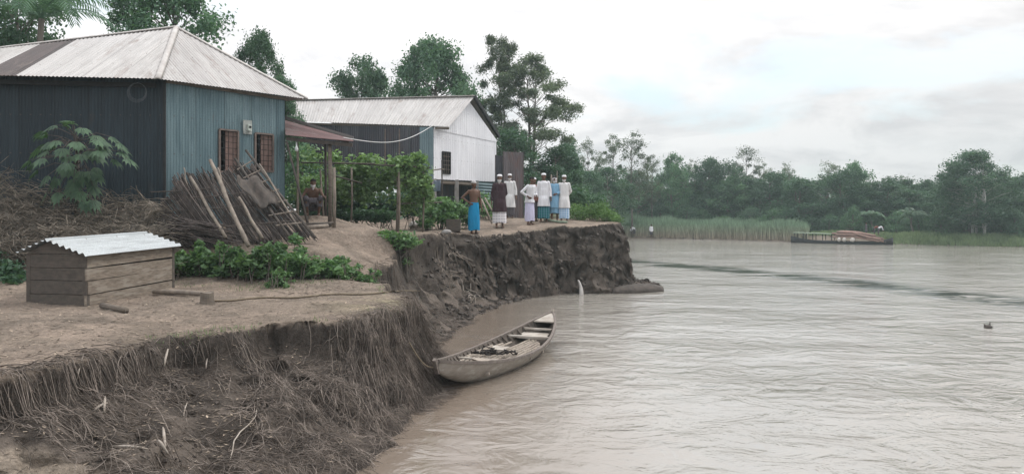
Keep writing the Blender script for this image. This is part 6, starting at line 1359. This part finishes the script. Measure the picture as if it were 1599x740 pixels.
    # pale broken sticks on the near bank
    sticks = [(262, 548, 256, 575, 'pale leaf-shaped splinter near the top of the bank'), (131, 555, 121, 595, 'upright pale stick at the left of the bank'), (168, 632, 146, 645, 'broken pale board piece on the left bank'), (164, 622, 163, 648, 'pale upright stub touching the broken board piece'), (254, 670, 258, 700, 'pale forked splinter low on the bank, right prong'), (247, 690, 262, 712, 'pale splinter lying at the foot of the forked one'), (292, 630, 286, 652, 'thin pale stick in the middle of the bank slope'), (323, 562, 321, 580, 'small pale stick below the turf edge'), (400, 642, 352, 722, 'long curved pale root running down the bank'), (175, 700, 230, 704, 'pale strip lying on the lower sand shelf')]
    for i, (x0, y0, x1, y1, lb) in enumerate(sticks):
        a, b = cast(x0, y0), cast(x1, y1)
        if a is None or b is None: continue
        w = .007 if i in (1, 6, 7) else (.007 if i == 8 else .013); k = 6; nrm = Vector((.3, -.6, .6)) * .05; pts = [a.lerp(b, j / k) + nrm * (1 + .6 * math.sin(math.pi * j / k)) + Vector((.02 * math.sin(j * 1.3), 0, 0)) * (2 if i == 8 else .1) for j in range(k + 1)]
        mb = MB(); mb.tube(pts, [w * (.5 + math.sin(math.pi * (j + .5) / (k + 1)) * .7) for j in range(k + 1)], 5); single('dry_stick', mb, MAT['root_pale'], lb, 'stick', smooth=True)
    # rope on the path
    pts = []
    for k in range(60):
        u = k / 59; px = 325 + 330 * u; py = 471 - 16 * u ** 1.1 + 1.2 * math.sin(u * 19); c = cast(px, py); 
        if c.y < 22: pts.append(c + Vector((0, 0, .018)))
    mb = MB(); mb.tube(pts, .016, 6); single('old_rope', mb, MAT['rope'], 'long old rope lying across the bare path towards the bank edge', 'rope', smooth=True)
    # bare twigs on the eroded slope
    for i, (x0, y0, lb) in enumerate(((705, 395, 'bare exposed root clump on the slope below the crate'), (700, 430, 'bare twisted roots halfway down the middle slope'), (735, 460, 'pale exposed roots near the waterline behind the boat'))):
        c = cast(x0, y0); mb = MB()
        for k in range(14):
            p = c + Vector((q.uniform(-.2, .2), q.uniform(-.2, .2), 0)); pts = []
            dv = Vector((q.uniform(-1, 1), q.uniform(-.8, .2), q.uniform(-.6, .6)))
            for j in range(7): pts.append(p.copy()); dv += Vector((q.gauss(0, .4), q.gauss(0, .3), q.gauss(-.1, .35))); p = p + dv.normalized() * .09; p.z = max(p.z, gz(p.x, p.y) + .01)
            mb.tube(pts, [.016 - .0018 * j for j in range(7)], 5)
        single('exposed_roots', mb, MAT['root_pale'] if i == 2 else MAT['bamboo'], lb, 'roots', smooth=True)
MAT['blue_rag'] = cloth('faded_rag', (.2, .24, .3))
small()

# ------------------------------------------------------------------ haze
def haze():
    mb = MB(); mb.box((50, 100, 13), (560, 380, 32)); m, nt = new_mat('haze'); v = nt.nodes.new('ShaderNodeVolumePrincipled'); o = nt.nodes.new('ShaderNodeOutputMaterial')
    v.inputs['Color'].default_value = (.74, .90, .93, 1); v.inputs['Density'].default_value = .0008; v.inputs['Anisotropy'].default_value = .2; nt.links.new(v.outputs[0], o.inputs['Volume'])
    me = np_mesh('haze', np.array(mb.v), mb.f, m); ob = link_mesh('haze', me); ob['kind'] = 'stuff'; ob['label'] = 'thin pale river haze'; ob['category'] = 'haze'
HAZE = True
if HAZE: haze()
